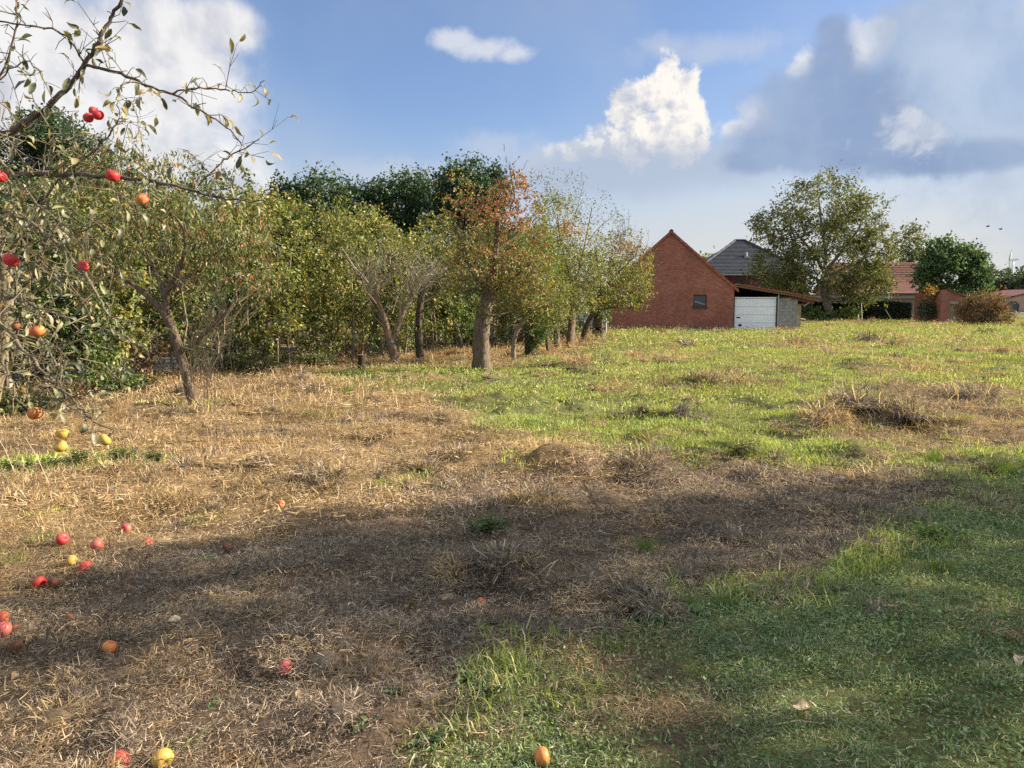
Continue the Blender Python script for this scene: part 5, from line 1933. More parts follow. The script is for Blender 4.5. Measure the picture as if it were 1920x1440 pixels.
def hedge_row():
    s = np.r_[0, np.cumsum(np.hypot(np.diff(_hx), np.diff(_hy)))]
    t, i = 0.4, 0
    r = np.random.default_rng(41)
    while t < s[-1] - 1.0 and i < 26:
        x, y = np.interp(t, s, _hx) + r.normal(0, .18), np.interp(t, s, _hy) + r.normal(0, .12)
        h = 3.75 + r.normal(0, .5) + (.45 if 14 < y < 21 else 0)
        pal = [GREEN, YG, OLIVE][int(r.choice(3, p=[.42, .46, .12]))]
        o = thing('hedge_shrub', (x, y, -.02), 'tall thin-stemmed hedge shrub, %s from the left end of the hedge' % ORD[i], 'shrub', 'shrubs of the tall hedge')
        limbs = []
        for k in range(int(r.integers(2, 5))):
            bx, by = r.normal(0, .28), r.normal(0, .16)
            n = 6
            zz = np.linspace(0, h * .72, n)
            wob = np.cumsum(r.normal(0, .05, (n, 2)), axis=0)
            limbs.append(([np.array([bx + wob[q, 0], by + wob[q, 1], zz[q]]) for q in range(n)], r.uniform(.022, .04), .012))
        lowleaf = .8 if i < 6 else (.35 if i < 10 else .5)
        ells = [(0, 0, h * .62, .85, .65, h * .36, 2.0), (r.normal(0, .2), 0, h * .30, .85, .6, h * .24, 1.3)]
        T = ellipsoid_points(r, ells, 175, .6)
        T = T[T[:, 2] > lowleaf + r.normal(0, .2)]
        Gl, Gb = Geo(), Geo()
        allP = []
        for li, lm in enumerate(limbs):
            Gs = Geo()
            Gs.tube(lm[0], np.linspace(lm[1], lm[2], len(lm[0])), 6, (.15, .125, .095))
            Gs.obj('stem', 'bark', o, True)
            allP += lm[0]
        P, par, rad, fixed, ends = grow([limbs[0]], T, r, .15, .05, .5)
        # fine twigs only
        for e in ends[::3]:
            j = par[e]
            Gb.tube([P[j], P[e]], [.006, .003], 3, (.13, .105, .08))
        big = 1.25 if 4 <= i < 9 else 1.0
        leaf_cloud(Gl, r, T, 27, .125, .082 * big, .028 * big, pal, .2, .4)
        tag(Gb.obj('twigs', 'twig', o), kind='stuff')
        tag(Gl.obj('crown', 'leaf', o), kind='stuff')
        t += r.uniform(.95, 1.35) * (1.0 if t < 15 else 1.25)
        i += 1
    # more brush along the hedge foot
    for k, t in enumerate(np.linspace(6.0, s[-1] - 2, 15)):
        x, y = np.interp(t, s, _hx) - .55 + r.normal(0, .1), np.interp(t, s, _hy) + .35
        h = r.uniform(.5, .95)
        o = thing('undergrowth_bush', (x, y, -.02), 'low dark bush under the hedge, %s from the left along the lane' % ORD[k], 'bush', 'low bushes under the hedge')
        T = ellipsoid_points(r, [(0, 0, h * .45, 1.0, .4, h * .5, 1)], 80, .4)
        T = T[T[:, 2] > .03]
        G = Geo()
        leaf_cloud(G, r, T, 22, .13, .06, .021, [DARK, OLIVE, BROWNP][k % 3], .1, .4)
        tag(G.obj('foliage', 'leaf', o), kind='stuff')
        G = Geo()
        for q in T[::4]:
            G.tube([(q[0] * .2, q[1] * .2, 0), q * np.array([.6, .6, .55]), q], [.006, .005, .003], 3, (.13, .10, .07))
        tag(G.obj('stems', 'twig', o), kind='stuff')
    # low green brush at the foot of the hedge
    for k, (u, v, w, h, pal, lab) in enumerate([(200, 742, .7, .4, GREEN, 'low bright green bush below the peach tree branches'), (110, 755, .6, .22, BROWNP, 'low brown bush at the foot of the hedge, left'), (250, 735, .6, .35, BROWNP, 'low reddish brown bush beside the fence'),
                                               (470, 700, .6, .45, OLIVE, 'low dusty bush at the hedge foot right of the peach tree'), (590, 690, .5, .3, OLIVE, 'low tangled bush under the hedge left of the stump'), (20, 775, .5, .3, OLIVE, 'low grassy bush at the far left hedge foot'),
                                               (200, 660, .8, 2.0, GREEN, 'glossy bright green bush seen through the bare apple twigs')]):
        x, y = gp(u, v)
        if k == 6:
            x, y = -8.3, 14.3
        o = thing('low_bush', (x, y, hz1(x, y) - .02), lab, 'bush', 'low bushes at the hedge foot')
        T = ellipsoid_points(r, [(0, 0, h * .5, w, .4, h * .5, 1)], 90, .5)
        T = T[T[:, 2] > .03]
        G = Geo()
        leaf_cloud(G, r, T, 24, .12, .06, .02, pal, .1, .4)
        tag(G.obj('foliage', 'leaf', o), kind='stuff')
        G = Geo()
        for q in T[::4]:
            G.tube([(q[0] * .2, q[1] * .2, 0), q * np.array([.6, .6, .55]), q], [.006, .005, .003], 3, (.13, .10, .07))
        tag(G.obj('stems', 'twig', o), kind='stuff')


hedge_row()


def backdrop_trees():
    G_ = 'trees behind the hedge'
    specs = [
        ('oak_tree', 'dark green round-topped tree behind the hedge, left of three', 37, (590, 640), [(600, 390, 65, 62, 0, 2.0, 1.5), (545, 400, 45, 55, 0, 1.6, 1), (655, 400, 45, 60, 0, 1.6, 1), (600, 470, 90, 60, 0, 2, 1)], DARK, 51),
        ('oak_tree', 'dark green round-topped tree behind the hedge, middle of three', 38, (750, 640), [(745, 390, 65, 65, 0, 2.0, 1.5), (700, 410, 40, 55, 0, 1.6, 1), (790, 400, 45, 65, 0, 1.6, 1), (750, 480, 80, 60, 0, 2, 1)], DARK, 52),
        ('oak_tree', 'taller dark green tree behind the big pear tree', 36, (880, 640), [(880, 375, 60, 68, 0, 2.0, 1.5), (850, 360, 35, 45, 0, 1.4, .8), (915, 370, 40, 50, 0, 1.4, .8), (870, 470, 80, 70, 0, 2, 1)], DARK, 53),
        ('pine_tree', 'dark pine tree at the far left behind the apple branches', 40, (95, 640), [(95, 260, 55, 45, 0, 1.8, 1.5), (40, 300, 60, 50, 0, 1.8, 1), (150, 300, 45, 50, 0, 1.6, 1), (90, 370, 95, 70, 0, 2.2, 1.2)], DARK, 54),
        ('garden_tree', 'yellow-green bushy tree between the peach tree and the oaks', 24, (500, 660), [(500, 430, 65, 55, 0, 1.2, 1.4), (560, 450, 60, 60, 0, 1.2, 1.2), (450, 440, 45, 45, 0, 1, .8), (620, 470, 55, 60, 0, 1.2, 1), (530, 520, 90, 60, 0, 1.2, 1)], YG, 55),
        ('garden_tree', 'mid green tree filling the gap left of the red pear top', 27, (700, 655), [(690, 460, 60, 50, 0, 1.2, 1.2), (760, 500, 60, 60, 0, 1.2, 1), (650, 500, 50, 60, 0, 1.2, 1)], YG, 56),
        ('garden_tree', 'shaded green tree behind the trunks of the fruit tree row', 33, (940, 645), [(940, 500, 80, 80, 0, 1.6, 1.2), (860, 520, 60, 80, 0, 1.4, 1), (1010, 520, 50, 70, 0, 1.4, 1)], GREEN, 57),
        ('garden_tree', 'tall leafy tree behind the far left hedge', 22, (60, 680), [(60, 430, 110, 90, 0, 1.6, 1.2), (180, 430, 90, 100, 0, 1.6, 1), (-80, 430, 110, 110, 0, 1.6, 1)], GREEN, 58),
        ('garden_tree', 'dark leafy tree behind the peach tree crown', 25, (310, 670), [(300, 450, 90, 90, 0, 1.5, 1.2), (380, 480, 70, 80, 0, 1.4, 1), (230, 430, 80, 80, 0, 1.4, 1)], GREEN, 59),
    ]
    for nm, lab, d, (u, v), cr, pal, sd in specs:
        far = d / 30
        vt = min(c[1] - c[3] for c in cr)
        tree(nm, lab, d, [([(u, v, 0), (u + 3, v - 60, 0), (u - 2, (v + vt) / 2, 0), (u + 2, vt + (v - vt) * .25, 0)], .17, .05)], cr, 360, 60, .27, .13 * far ** .5, .042 * far ** .5, pal, sd, group=G_, tip=.009, thick=.05, droop=.15, shell=.55)
    # shrub border on the far side of the lane
    r = np.random.default_rng(61)
    L = offset_line(_HL, 8.6)
    s = np.r_[0, np.cumsum(np.linalg.norm(np.diff(L, axis=0), axis=1))]
    i = 0
    for t in np.arange(26, 62, 2.6):
        x, y = np.interp(t, s, L[:, 0]), np.interp(t, s, L[:, 1])
        o = thing('border_shrub', (x, y, -.02), 'dark garden shrub across the lane, %s from the left' % ORD[i], 'shrub', 'shrubs across the lane')
        h = 3.2 + r.normal(0, .4)
        T = ellipsoid_points(r, [(0, 0, h * .5, 1.7, 1.2, h * .5, 1)], 170, .5)
        T = T[T[:, 2] > .1]
        G = Geo()
        leaf_cloud(G, r, T, 26, .25, .12, .04, DARK if i % 3 else GREEN, .1, .4)
        tag(G.obj('foliage', 'leaf', o), kind='stuff')
        G = Geo()
        for q in T[::8]:
            G.tube([(q[0] * .15, q[1] * .15, 0), q * np.array([.5, .5, .6]), q], [.02, .012, .006], 3, (.10, .08, .06))
        tag(G.obj('stems', 'twig', o), kind='stuff')
        i += 1


backdrop_trees()


def right_side_plants():
    d = gp(1560, 604)[1]
    tree('walnut_tree', 'big round walnut tree with open crown and leaning trunk', d,
         [([(1562, 606, 0), (1558, 590, 0), (1550, 570, 0), (1545, 545, 0), (1546, 515, 0)], .42, .32),
          ([(1546, 515, 0), (1530, 480, -.5), (1500, 445, -.8), (1480, 420, -1)], .17, .06), ([(1546, 515, 0), (1548, 470, 0), (1540, 420, .3), (1535, 370, .4)], .2, .06),
          ([(1546, 510, 0), (1580, 470, .5), (1610, 430, .6), (1625, 390, .6)], .17, .05), ([(1547, 520, 0), (1590, 500, -.6), (1625, 482, -1), (1648, 474, -1)], .13, .05), ([(1545, 530, 0), (1505, 510, -.6), (1465, 500, -1)], .12, .05)],
         [(1545, 385, 85, 58, 0, 3.6, 1.6), (1460, 430, 52, 45, 0, 2.8, 1.0), (1608, 420, 56, 58, 0, 3.0, 1.2), (1460, 500, 55, 45, 0, 3.0, 1.0), (1636, 480, 42, 50, 0, 2.8, 1.0), (1550, 500, 95, 50, -.5, 4, 1.5), (1620, 537, 52, 32, -1, 2.5, 1.0), (1480, 535, 45, 25, -1, 2.4, .7), (1545, 440, 100, 50, 0, 4, .9)],
         950, 36, .36, .21, .062, WALNUT, 71, bark=(.13, .115, .095), twig=(.12, .105, .085), tip=.018, thick=.09, lift=.08, shell=.6, maxr=.16)
    tree('plane_tree', 'dense dark green broadleaf tree right of the red roof', 78,
         [([(1782, 606, 0), (1782, 560, 0), (1780, 520, 0)], .25, .15)],
         [(1780, 510, 60, 50, 0, 3, 1.5), (1760, 480, 35, 30, 0, 2, .7), (1815, 490, 28, 30, 0, 1.8, .6), (1740, 530, 25, 40, 0, 2, .6), (1825, 530, 25, 30, 0, 2, .5), (1785, 550, 60, 20, 0, 3, .8)],
         420, 42, .34, .26, .10, [((.045, .09, .03), .45), ((.075, .14, .042), .35), ((.13, .20, .07), .2)], 72, tip=.02, thick=.1, shell=.6)
    tree('poplar_tree', 'thin pale poplar beyond the red roof', 135,
         [([(1702, 600, 0), (1703, 520, 0), (1706, 440, 0)], .25, .08), ([(1704, 500, 0), (1722, 460, 0), (1735, 425, 0)], .12, .03)],
         [(1705, 455, 26, 38, 0, 3, 1), (1690, 490, 30, 28, 0, 3, .8), (1725, 490, 28, 25, 0, 3, .8)], 200, 14, .6, .45, .14, OLIVE, 73, tip=.03, thick=.1, up=1.2)
    tree('distant_tree', 'green treetop showing between the barn and the grey roof', 125, [([(1322, 600, 0), (1322, 540, 0), (1324, 500, 0)], .3, .1)],
         [(1324, 500, 22, 16, 0, 3, 1)], 60, 30, .6, .5, .17, YG, 74, tip=.03, thick=.1)
    for i, (u, ru, rv, v, dd, lab) in enumerate([(1868, 36, 30, 535, 190, 'hazy grey-green tree left of the wind turbine'), (1905, 28, 28, 540, 205, 'hazy grey-green tree under the wind turbine'), (1950, 45, 36, 532, 185, 'hazy grey-green tree at the far right edge'), (1840, 20, 22, 545, 210, 'small hazy tree just right of the dense green tree')]):
        tree('distant_tree', lab, dd, [([(u, 586, 0), (u, 560, 0), (u, 540, 0)], .4, .2)], [(u, v, ru, rv, 0, 4, 1.5), (u - ru * .5, v + 10, ru * .6, rv * .7, 0, 3, .7), (u + ru * .5, v + 8, ru * .6, rv * .7, 0, 3, .7)],
             150, 34, .9, .6, .2, [((.05, .075, .035), .5), ((.08, .10, .05), .5)], 80 + i, group='distant trees at the right', tip=.04, thick=.15, shell=.6)
    # clipped dark hedge, bush by the walnut, shrubs round the outbuilding
    r = np.random.default_rng(90)
    a, b = gp(1500, 604.5), gp(1764, 606)
    o = thing('clipped_hedge', (a[0], a[1] + 3, 0), 'long dark clipped evergreen hedge behind the walnut tree', 'hedge')
    n = 52000
    Lx, Lz = b[0] - a[0] + .6, 1.75
    P = np.stack([r.random(n) * Lx, r.random(n) * 1.0, r.random(n) * Lz], 1)
    face = r.random(n)
    P[:, 1] = np.where(face < .45, np.abs(r.normal(0, .05, n)), P[:, 1])
    P[:, 2] = np.where((face > .45) & (face < .75), Lz - np.abs(r.normal(0, .05, n)), P[:, 2])
    P[:, 2] += .10 * np.sin(P[:, 0] * .9) * (P[:, 2] > 1.2) + r.normal(0, .04, n)
    G = Geo()
    G.leaves(P, r.normal(size=(n, 3)), r.normal(size=(n, 3)), r.uniform(.08, .16, n), r.uniform(.03, .05, n), pal_pick(r, [((.012, .022, .011), .6), ((.022, .036, .015), .4)], n))
    tag(G.obj('foliage', 'leaf', o), kind='stuff')
    for k in range(16):
        G = Geo()
        x = (k + .5) * Lx / 16
        G.tube([(x, .5, -.05), (x + r.normal(0, .05), .5, .8), (x, .5, 1.5)], [.05, .04, .02], 6, (.05, .04, .03))
        G.obj('stem', 'bark', o)
    rx = np.array([0.0])
    for nm, lab, u, v, dd, ells, pal, nt, sz in [
        ('laurel_bush', 'leafy green bush between the garage and the walnut trunk', 1522, 606, 66, [(1515, 592, 24, 18, 0, 1.2, 1), (1535, 596, 22, 14, 0, 1.2, .8)], GREEN, 130, .16),
        ('laurel_bush', 'small bright bush right of the walnut trunk', 1590, 607, 66, [(1588, 590, 24, 15, 0, 1.0, 1)], GREEN, 70, .15),
        ('bramble_shrub', 'large brown and rust-red shrub covering the outbuilding', 1842, 609, 54, [(1835, 585, 40, 25, 0, 1.2, 1.4), (1872, 590, 30, 20, 0, 1.2, 1), (1850, 560, 38, 18, 0, 1.2, 1), (1815, 575, 22, 18, 0, .8, .6)], BROWNP, 330, .11),
        ('autumn_bush', 'small bush with golden orange leaves left of the brick outbuilding', 1742, 609, 61, [(1743, 550, 12, 11, 0, .4, .7), (1738, 583, 18, 22, 0, .6, 1)], DARK, 90, .12)]:
        fn = None
        if nm == 'autumn_bush':
            fn = reddish(1743, 547, dd, 14, 13, ((.45, .25, .07), (.40, .20, .05), (.5, .33, .12)), .95)
        if nm == 'bramble_shrub':
            fn = reddish(1870, 588, dd, 14, 12, ((.36, .18, .07), (.30, .18, .07)), .35)
        tree(nm, lab, dd, [([(u, v, 0), (u + 1, v - 15, 0), (u, v - 30, 0)], .06, .03)], ells, nt, 30, .16, sz, sz * .32, pal, 95 + u, cat='bush', tip=.008, thick=.03, fn=fn)
    # poles standing before the dark hedge
    for pts, lab in [([(1676, 607), (1660, 580)], 'pale stick leaning before the dark hedge'), ([(1616, 606), (1615, 568)], 'grey upright post before the dark hedge'), ([(1610, 606), (1609, 590)], 'short pale post beside the grey upright post')]:
        a = pw(*pts[0], 63)
        b = pw(*pts[1], 63.3)
        a.z = -.05
        G = Geo()
        m = a.lerp(b, .5) + Vector((.02, 0, 0))
        G.tube([np.array(q) - np.array(a) for q in (a, m, b)], [.045, .04, .03], 7, (.42, .36, .28))
        o = G.obj('garden_pole', 'twig', None, True)
        o.location = a
        tag(o, lab, 'pole')
    # grey fence post by the barn corner, cut stump left of the pruned tree
    p = gp(1136, 629)
    o = thing('fence_post', (p[0], p[1], -.05), 'slim grey metal post beside the thick ivy-covered trunk', 'post')
    G = Geo()
    G.tube([(0, 0, 0), (0, 0, 1.55)], .04, 8)
    G.obj('shaft', 'zinc', o, True)
    G = Geo()
    G.tube([(0, 0, 1.551), (0, 0, 1.60)], .048, 8)
    G.obj('cap', 'zinc', o)
    p = gp(678, 696)
    o = thing('tree_stump', (p[0], p[1], hz1(*p) - .03), 'short dark sawn-off stump standing left of the forked pruned tree', 'stump')
    G = Geo()
    P = [(0, 0, 0), (0, 0, .16), (.005, 0, .32), (0, 0, .46)]
    G.tube(P, [.105, .095, .09, .088], 12, (.032, .024, .02), cap=False)
    G.obj('bark', 'bark', o, True)
    G = Geo()
    a = np.arange(12) * math.pi / 6
    G.add(np.vstack([np.c_[.088 * np.cos(a), .088 * np.sin(a), np.full(12, .46)], [[0, 0, .465]]]), [(i, (i + 1) % 12, 12) for i in range(12)], None, (.22, .16, .11))
    G.obj('cut_top', 'twig', o)
    # trees off to the right whose shade falls across the foreground
    for i, (x, y, ells, lab) in enumerate([
            (12.5, 4.6, [(0, 1.2, 4.0, 2.2, 1.7, 3.4, 2.2), (0, 2.0, 2.5, 2.0, 1.5, 2.4, 1.3), (0, -1.2, 3.1, 2.0, 1.9, 3.0, 1.6), (0, .6, 1.0, 1.8, 3.0, 1.0, 1.0)], 'dense broadleaf tree standing right of the lawn, shading it'),
            (12.0, -0.4, [(0, 0, 3.4, 2.4, 2.8, 3.2, 2.0), (0, -1, 1.2, 2.0, 2.8, 1.2, 1.2)], 'second dense broadleaf tree right of the lawn'),
            (11.0, -5.0, [(0, 0, 2.8, 2.2, 2.6, 2.6, 2.0)], 'third broadleaf tree right of the lawn, farthest back')]):
        o = thing('lawn_tree', (x, y, -.05), lab, 'tree', 'trees beside the lawn')
        T = ellipsoid_points(r, ells, 560, .45)
        T = T[T[:, 2] > .15]
        P, par, rad, fixed, ends = grow([([np.array([0, 0, z]) for z in (0, 1, 2, 3.2, 4.2)], .22, .06)], T, r, .1, .05, .5)
        Gt, Gb, Gl = Geo(), Geo(), Geo()
        wood(P, par, rad, fixed, .008, Gt, Gb, (.09, .075, .06), (.13, .105, .08), .05, r=r, maxr=.08)
        leaf_cloud(Gl, r, P[ends], 34, .26, .15, .055, GREEN, .15, .45)
        Gt.obj('trunk', 'bark', o, True)
        tag(Gb.obj('branches', 'twig', o), kind='stuff')
        tag(Gl.obj('crown', 'leaf', o), kind='stuff')


right_side_plants()


# ------------------------------------------------------------------ apple tree in the left foreground
def leaf_mesh(seed, L=.07, W=.019):
    r = np.random.default_rng(seed)
    n, m = 7, 3
    curl, fold, twist = r.uniform(-1.2, 2.2), r.uniform(.2, 1.1), r.normal(0, .5)
    V, a, p = [], 0.0, np.zeros(3)
    for i in range(n):
        f = i / (n - 1)
        w = W * math.sin(math.pi * min(1, f * .93 + .05)) ** .75 * (1 + r.normal(0, .06))
        tw = twist * f
        for j in range(-1, 2):
            off = np.array([0, j * w * math.cos(fold * .7), abs(j) * w * math.sin(fold) * .9 + r.normal(0, .0012)])
            off = np.array([0, off[1] * math.cos(tw) - off[2] * math.sin(tw), off[1] * math.sin(tw) + off[2] * math.cos(tw)])
            V.append(p + off)
        a = -curl * f
        p = p + np.array([math.cos(a), 0, math.sin(a)]) * L / (n - 1)
    F = [(i * m + j, i * m + j + 1, (i + 1) * m + j + 1, (i + 1) * m + j) for i in range(n - 1) for j in range(2)]
    G = Geo()
    G.add(V, None, F)
    G.tube([(-.018, 0, .004), (-.008, 0, 0), (0.004, 0, 0)], .0011, 3)
    return G.mesh('leaf', True)


def apple_mesh(seed, rad=.036):
    r = np.random.default_rng(seed)
    n, m = 22, 13
    V = []
    sq, lump = r.uniform(.84, .96), r.uniform(.02, .045)
    ph = r.random(3) * 6
    for j in range(m):
        t = math.pi * j / (m - 1)
        for i in range(n):
            p = 2 * math.pi * i / n
            q = rad * (1 + lump * math.sin(2 * p + ph[0]) * math.sin(t) + lump * .5 * math.cos(5 * p + ph[1]) * (1 - math.sin(t)))
            x = q * math.sin(t) * (1 + .10 * math.cos(t))
            z = q * sq * math.cos(t) - q * .38 * math.exp(-(math.sin(t) / .34) ** 2) * (1 if t < 1.57 else -.7)
            V.append((x * math.cos(p), x * math.sin(p), z))
    F = [(j * n + i, (j + 1) * n + i, (j + 1) * n + (i + 1) % n, j * n + (i + 1) % n) for j in range(m - 1) for i in range(n)]
    G = Geo()
    G.add(V, None, F)
    return G.mesh('apple', True)


APPLES = [apple_mesh(i) for i in range(5)]


def put_apple(i, loc, diam, m, label, group, rot, stem=True):
    me = APPLES[i % 5].copy()
    me.materials.clear()
    me.materials.append(MATS[m])
    o = link('apple', me)
    s = diam / .072
    o.location = loc
    o.scale = (s, s, s)
    o.rotation_euler = rot
    tag(o, label, 'apple', group)
    if stem:
        G = Geo()
        G.tube([(0, 0, .018), (.001, 0, .032), (.005, .002, .046)], [.0016, .0013, .0018], 5, (.07, .05, .03))
        G.obj('stem', 'twig', o)
    else:
        G = Geo()
        G.tube([(0, 0, -.026), (0, 0, -.029)], [.004, .002], 6, (.03, .02, .012))
        G.obj('calyx', 'twig', o)
    return o


def apple_tree():
    r = np.random.default_rng(101)
    D0 = 4.0
    limbs = [  # (u, v, depth) polylines and radii; the trunk stands left of the frame
        ([(-60, 1060, 4.3), (-45, 950, 4.3), (-30, 850, 4.35), (-14, 740, 4.35), (2, 650, 4.4), (14, 575, 4.4), (10, 500, 4.4), (-20, 420, 4.3), (-30, 330, 4.2), (-8, 260, 4.1)], .055, .022),
        ([(-8, 260, 4.1), (45, 232, 4.05), (95, 195, 4.0), (130, 160, 4.0), (158, 122, 3.95), (178, 90, 3.9), (196, 55, 3.9), (212, 25, 3.9), (236, -8, 3.9), (250, -60, 3.9)], .017, .006),
        ([(158, 122, 3.95), (200, 130, 3.9), (245, 146, 3.8), (290, 165, 3.8), (330, 178, 3.75), (365, 200, 3.7), (400, 222, 3.7), (430, 240, 3.7), (452, 268, 3.7)], .0085, .003),
        ([(322, 176, 3.75), (350, 166, 3.7), (395, 166, 3.7), (440, 172, 3.65), (474, 173, 3.65), (497, 150, 3.6)], .005, .002),
        ([(158, 122, 3.95), (140, 80, 3.9), (105, 55, 3.85), (60, 48, 3.8), (0, 40, 3.8)], .006, .004),
        ([(-30, 330, 4.2), (60, 324, 4.1), (140, 328, 4.0), (220, 334, 3.9), (285, 338, 3.85), (340, 352, 3.8), (395, 368, 3.8), (440, 376, 3.8), (492, 376, 3.8)], .014, .003),
        ([(372, 348, 3.8), (400, 318, 3.75), (430, 295, 3.75), (462, 276, 3.7), (486, 262, 3.7)], .005, .002),
        ([(395, 330, 3.76), (375, 305, 3.7), (345, 280, 3.7)], .003, .0015),
        ([(10, 480, 4.4), (60, 420, 4.2), (100, 350, 4.1), (140, 310, 4.0), (190, 275, 3.9), (215, 235, 3.85), (235, 215, 3.85)], .008, .003),
        ([(-20, 400, 4.2), (20, 398, 4.0), (70, 425, 3.9), (120, 465, 3.8), (165, 520, 3.7), (190, 570, 3.65), (215, 605, 3.6), (245, 640, 3.6), (275, 656, 3.55)], .010, .003),
        ([(14, 560, 4.4), (40, 545, 4.3), (60, 520, 4.2), (80, 480, 4.1), (95, 420, 4.0)], .012, .005),
        ([(-20, 590, 4.2), (20, 622, 3.9), (50, 662, 3.75), (85, 700, 3.65), (120, 738, 3.55), (150, 765, 3.5), (178, 792, 3.5), (215, 806, 3.45)], .011, .003),
        ([(50, 662, 3.75), (75, 720, 3.6), (82, 750, 3.55)], .005, .002),
        ([(85, 700, 3.65), (100, 725, 3.5), (140, 745, 3.5), (175, 735, 3.45), (205, 715, 3.4), (222, 690, 3.4)], .005, .002),
        ([(30, 500, 4.3), (45, 590, 4.0), (80, 640, 3.8), (110, 690, 3.7), (120, 740, 3.6)], .006, .003),
        ([(0, 300, 4.0), (40, 350, 3.8), (90, 400, 3.7), (135, 430, 3.65), (160, 470, 3.6)], .008, .003),
        ([(285, 338, 3.85), (270, 300, 3.8), (262, 240, 3.8), (255, 205, 3.8)], .003, .0015),
        ([(290, 165, 3.8), (240, 150, 3.75), (215, 175, 3.7), (225, 215, 3.7)], .004, .002),
        ([(0, 150, 3.9), (50, 110, 3.85), (80, 140, 3.8), (100, 190, 3.8)], .004, .002),
        ([(-30, 520, 4.0), (30, 560, 3.7), (80, 580, 3.6), (130, 600, 3.5)], .006, .002),
        ([(140, 440, 3.65), (180, 420, 3.6), (230, 412, 3.6), (262, 398, 3.6)], .004, .002),
        ([(-30, 200, 4.0), (20, 100, 3.9), (35, 30, 3.85), (20, -40, 3.85)], .006, .003),
        ([(-20, 640, 3.7), (10, 690, 3.5), (30, 730, 3.4), (20, 780, 3.4)], .006, .002),
    ]
    b = pw(-60, 1060, 4.3)
    b0 = np.array([b.x, b.y, hz1(b.x, b.y) - .05])
    o = thing('apple_tree', b0, 'old apple tree reaching in from the left edge with red apples and curled grey-green leaves', 'tree')
    Gt, spots = Geo(), []
    for k, (pts, r0, r1) in enumerate(limbs):
        P = np.array([np.array(pw(u, v, dd)) for u, v, dd in pts]) - b0
        if k == 0:
            P[0, 2] = 0.0
        n = len(P)
        f, ff = np.linspace(0, 1, n), np.linspace(0, 1, n * 4)
        Q = np.stack([np.interp(ff, f, P[:, q]) for q in range(3)], 1)
        for _ in range(2):
            Q[1:-1] = (Q[:-2] + 2 * Q[1:-1] + Q[2:]) / 4
        Q[1:-1] += r.normal(0, .004, (len(Q) - 2, 3))
        R = np.linspace(r0, r1, len(Q)) * (1 + r.normal(0, .09, len(Q)))
        col = (.13, .108, .068) if k == 0 else ((.075, .063, .055) if k in (1, 4, 5, 2) else (.13, .11, .075))
        G = Geo()
        G.tube(Q, R, 10 if k == 0 else 7, col)
        G.obj('trunk' if k == 0 else 'branch', 'bark', o, True)
        if k == 0:
            continue
        # spurs and side twigs
        L = np.linalg.norm(np.diff(Q, axis=0), axis=1).sum()
        for _ in range(int(L * (34 if k > 4 else 30))):
            i = int(r.integers(2, len(Q) - 1))
            t = Q[i] - Q[i - 1]
            t /= np.linalg.norm(t) + 1e-9
            dr = t * r.uniform(.1, .8) + r.normal(0, .65, 3) + np.array([0, 0, .15])
            dr /= np.linalg.norm(dr)
            ln = r.choice([.03, .06, .12, .20], p=[.4, .3, .2, .1]) * r.uniform(.7, 1.3)
            e = Q[i] + dr * ln
            m = Q[i] + dr * ln * .5 + r.normal(0, .1 * ln, 3)
            rr = min(.0026, R[i] * .6)
            Gt.tube([Q[i], m, e], [rr, rr * .8, rr * .7], 4, (.10, .085, .065))
            spots.append((e, dr))
            if ln > .1:
                spots.append((m, r.normal(0, 1, 3)))
                for _ in range(2):
                    e2 = m + (dr + r.normal(0, .7, 3)) * ln * .4
                    Gt.tube([m, e2], [rr * .7, rr * .5], 3, (.10, .085, .065))
                    spots.append((e2, dr))
        spots.append((Q[-1], Q[-1] - Q[-2]))
    # finer inner tangle near the trunk on the left
    for _ in range(330):
        u, v = r.uniform(-40, 190), r.uniform(230, 700)
        if r.random() < (u / 260):
            continue
        a = np.array(pw(u, v, r.uniform(3.6, 4.6))) - b0
        dr = r.normal(0, 1, 3) + np.array([.5, 0, .2])
        dr /= np.linalg.norm(dr)
        ln = r.uniform(.12, .4)
        m = a + dr * ln * .5 + r.normal(0, .03, 3)
        e = a + dr * ln
        Gt.tube([a, m, e], [.003, .0024, .0016], 4, (.16, .135, .095))
        spots += [(m, r.normal(0, 1, 3)), (e, dr), (e, r.normal(0, 1, 3))]
    tag(Gt.obj('twigs', 'twig', o), kind='stuff')
    meshes = [leaf_mesh(200 + i, r.uniform(.045, .07), r.uniform(.010, .016)) for i in range(14)]
    for m in meshes:
        m.materials.append(MATS['apple_leaf'])
    r.shuffle(spots)
    proj = []
    for p, dr in spots:
        w = p + b0
        k = FPX / w[1]
        proj.append((960 + w[0] * k))
    vis = [i for i, u in enumerate(proj) if u > -30]
    from mathutils import Matrix
    nleaf = 0
    Gs = Geo()
    for i in vis:
        p, dr = spots[i]
        if r.random() < .56:
            continue
        dr = np.array(dr) + np.array([0, 0, -1.0]) * r.uniform(0, 1.6) * np.linalg.norm(dr) + r.normal(0, .4, 3)
        x = Vector(dr).normalized()
        up = Vector(r.normal(0, .6, 3) + np.array([.3, -.3, 1]))
        y = up.cross(x)
        if y.length < .05:
            continue
        y.normalize()
        z = x.cross(y)
        me = meshes[int(r.integers(0, len(meshes)))]
        M = Matrix(((x.x, y.x, z.x, p[0]), (x.y, y.y, z.y, p[1]), (x.z, y.z, z.z, p[2]), (0, 0, 0, 1)))
        M = M @ Matrix.Scale(r.uniform(.75, 1.15), 4) @ Matrix.Translation((.017, 0, 0))
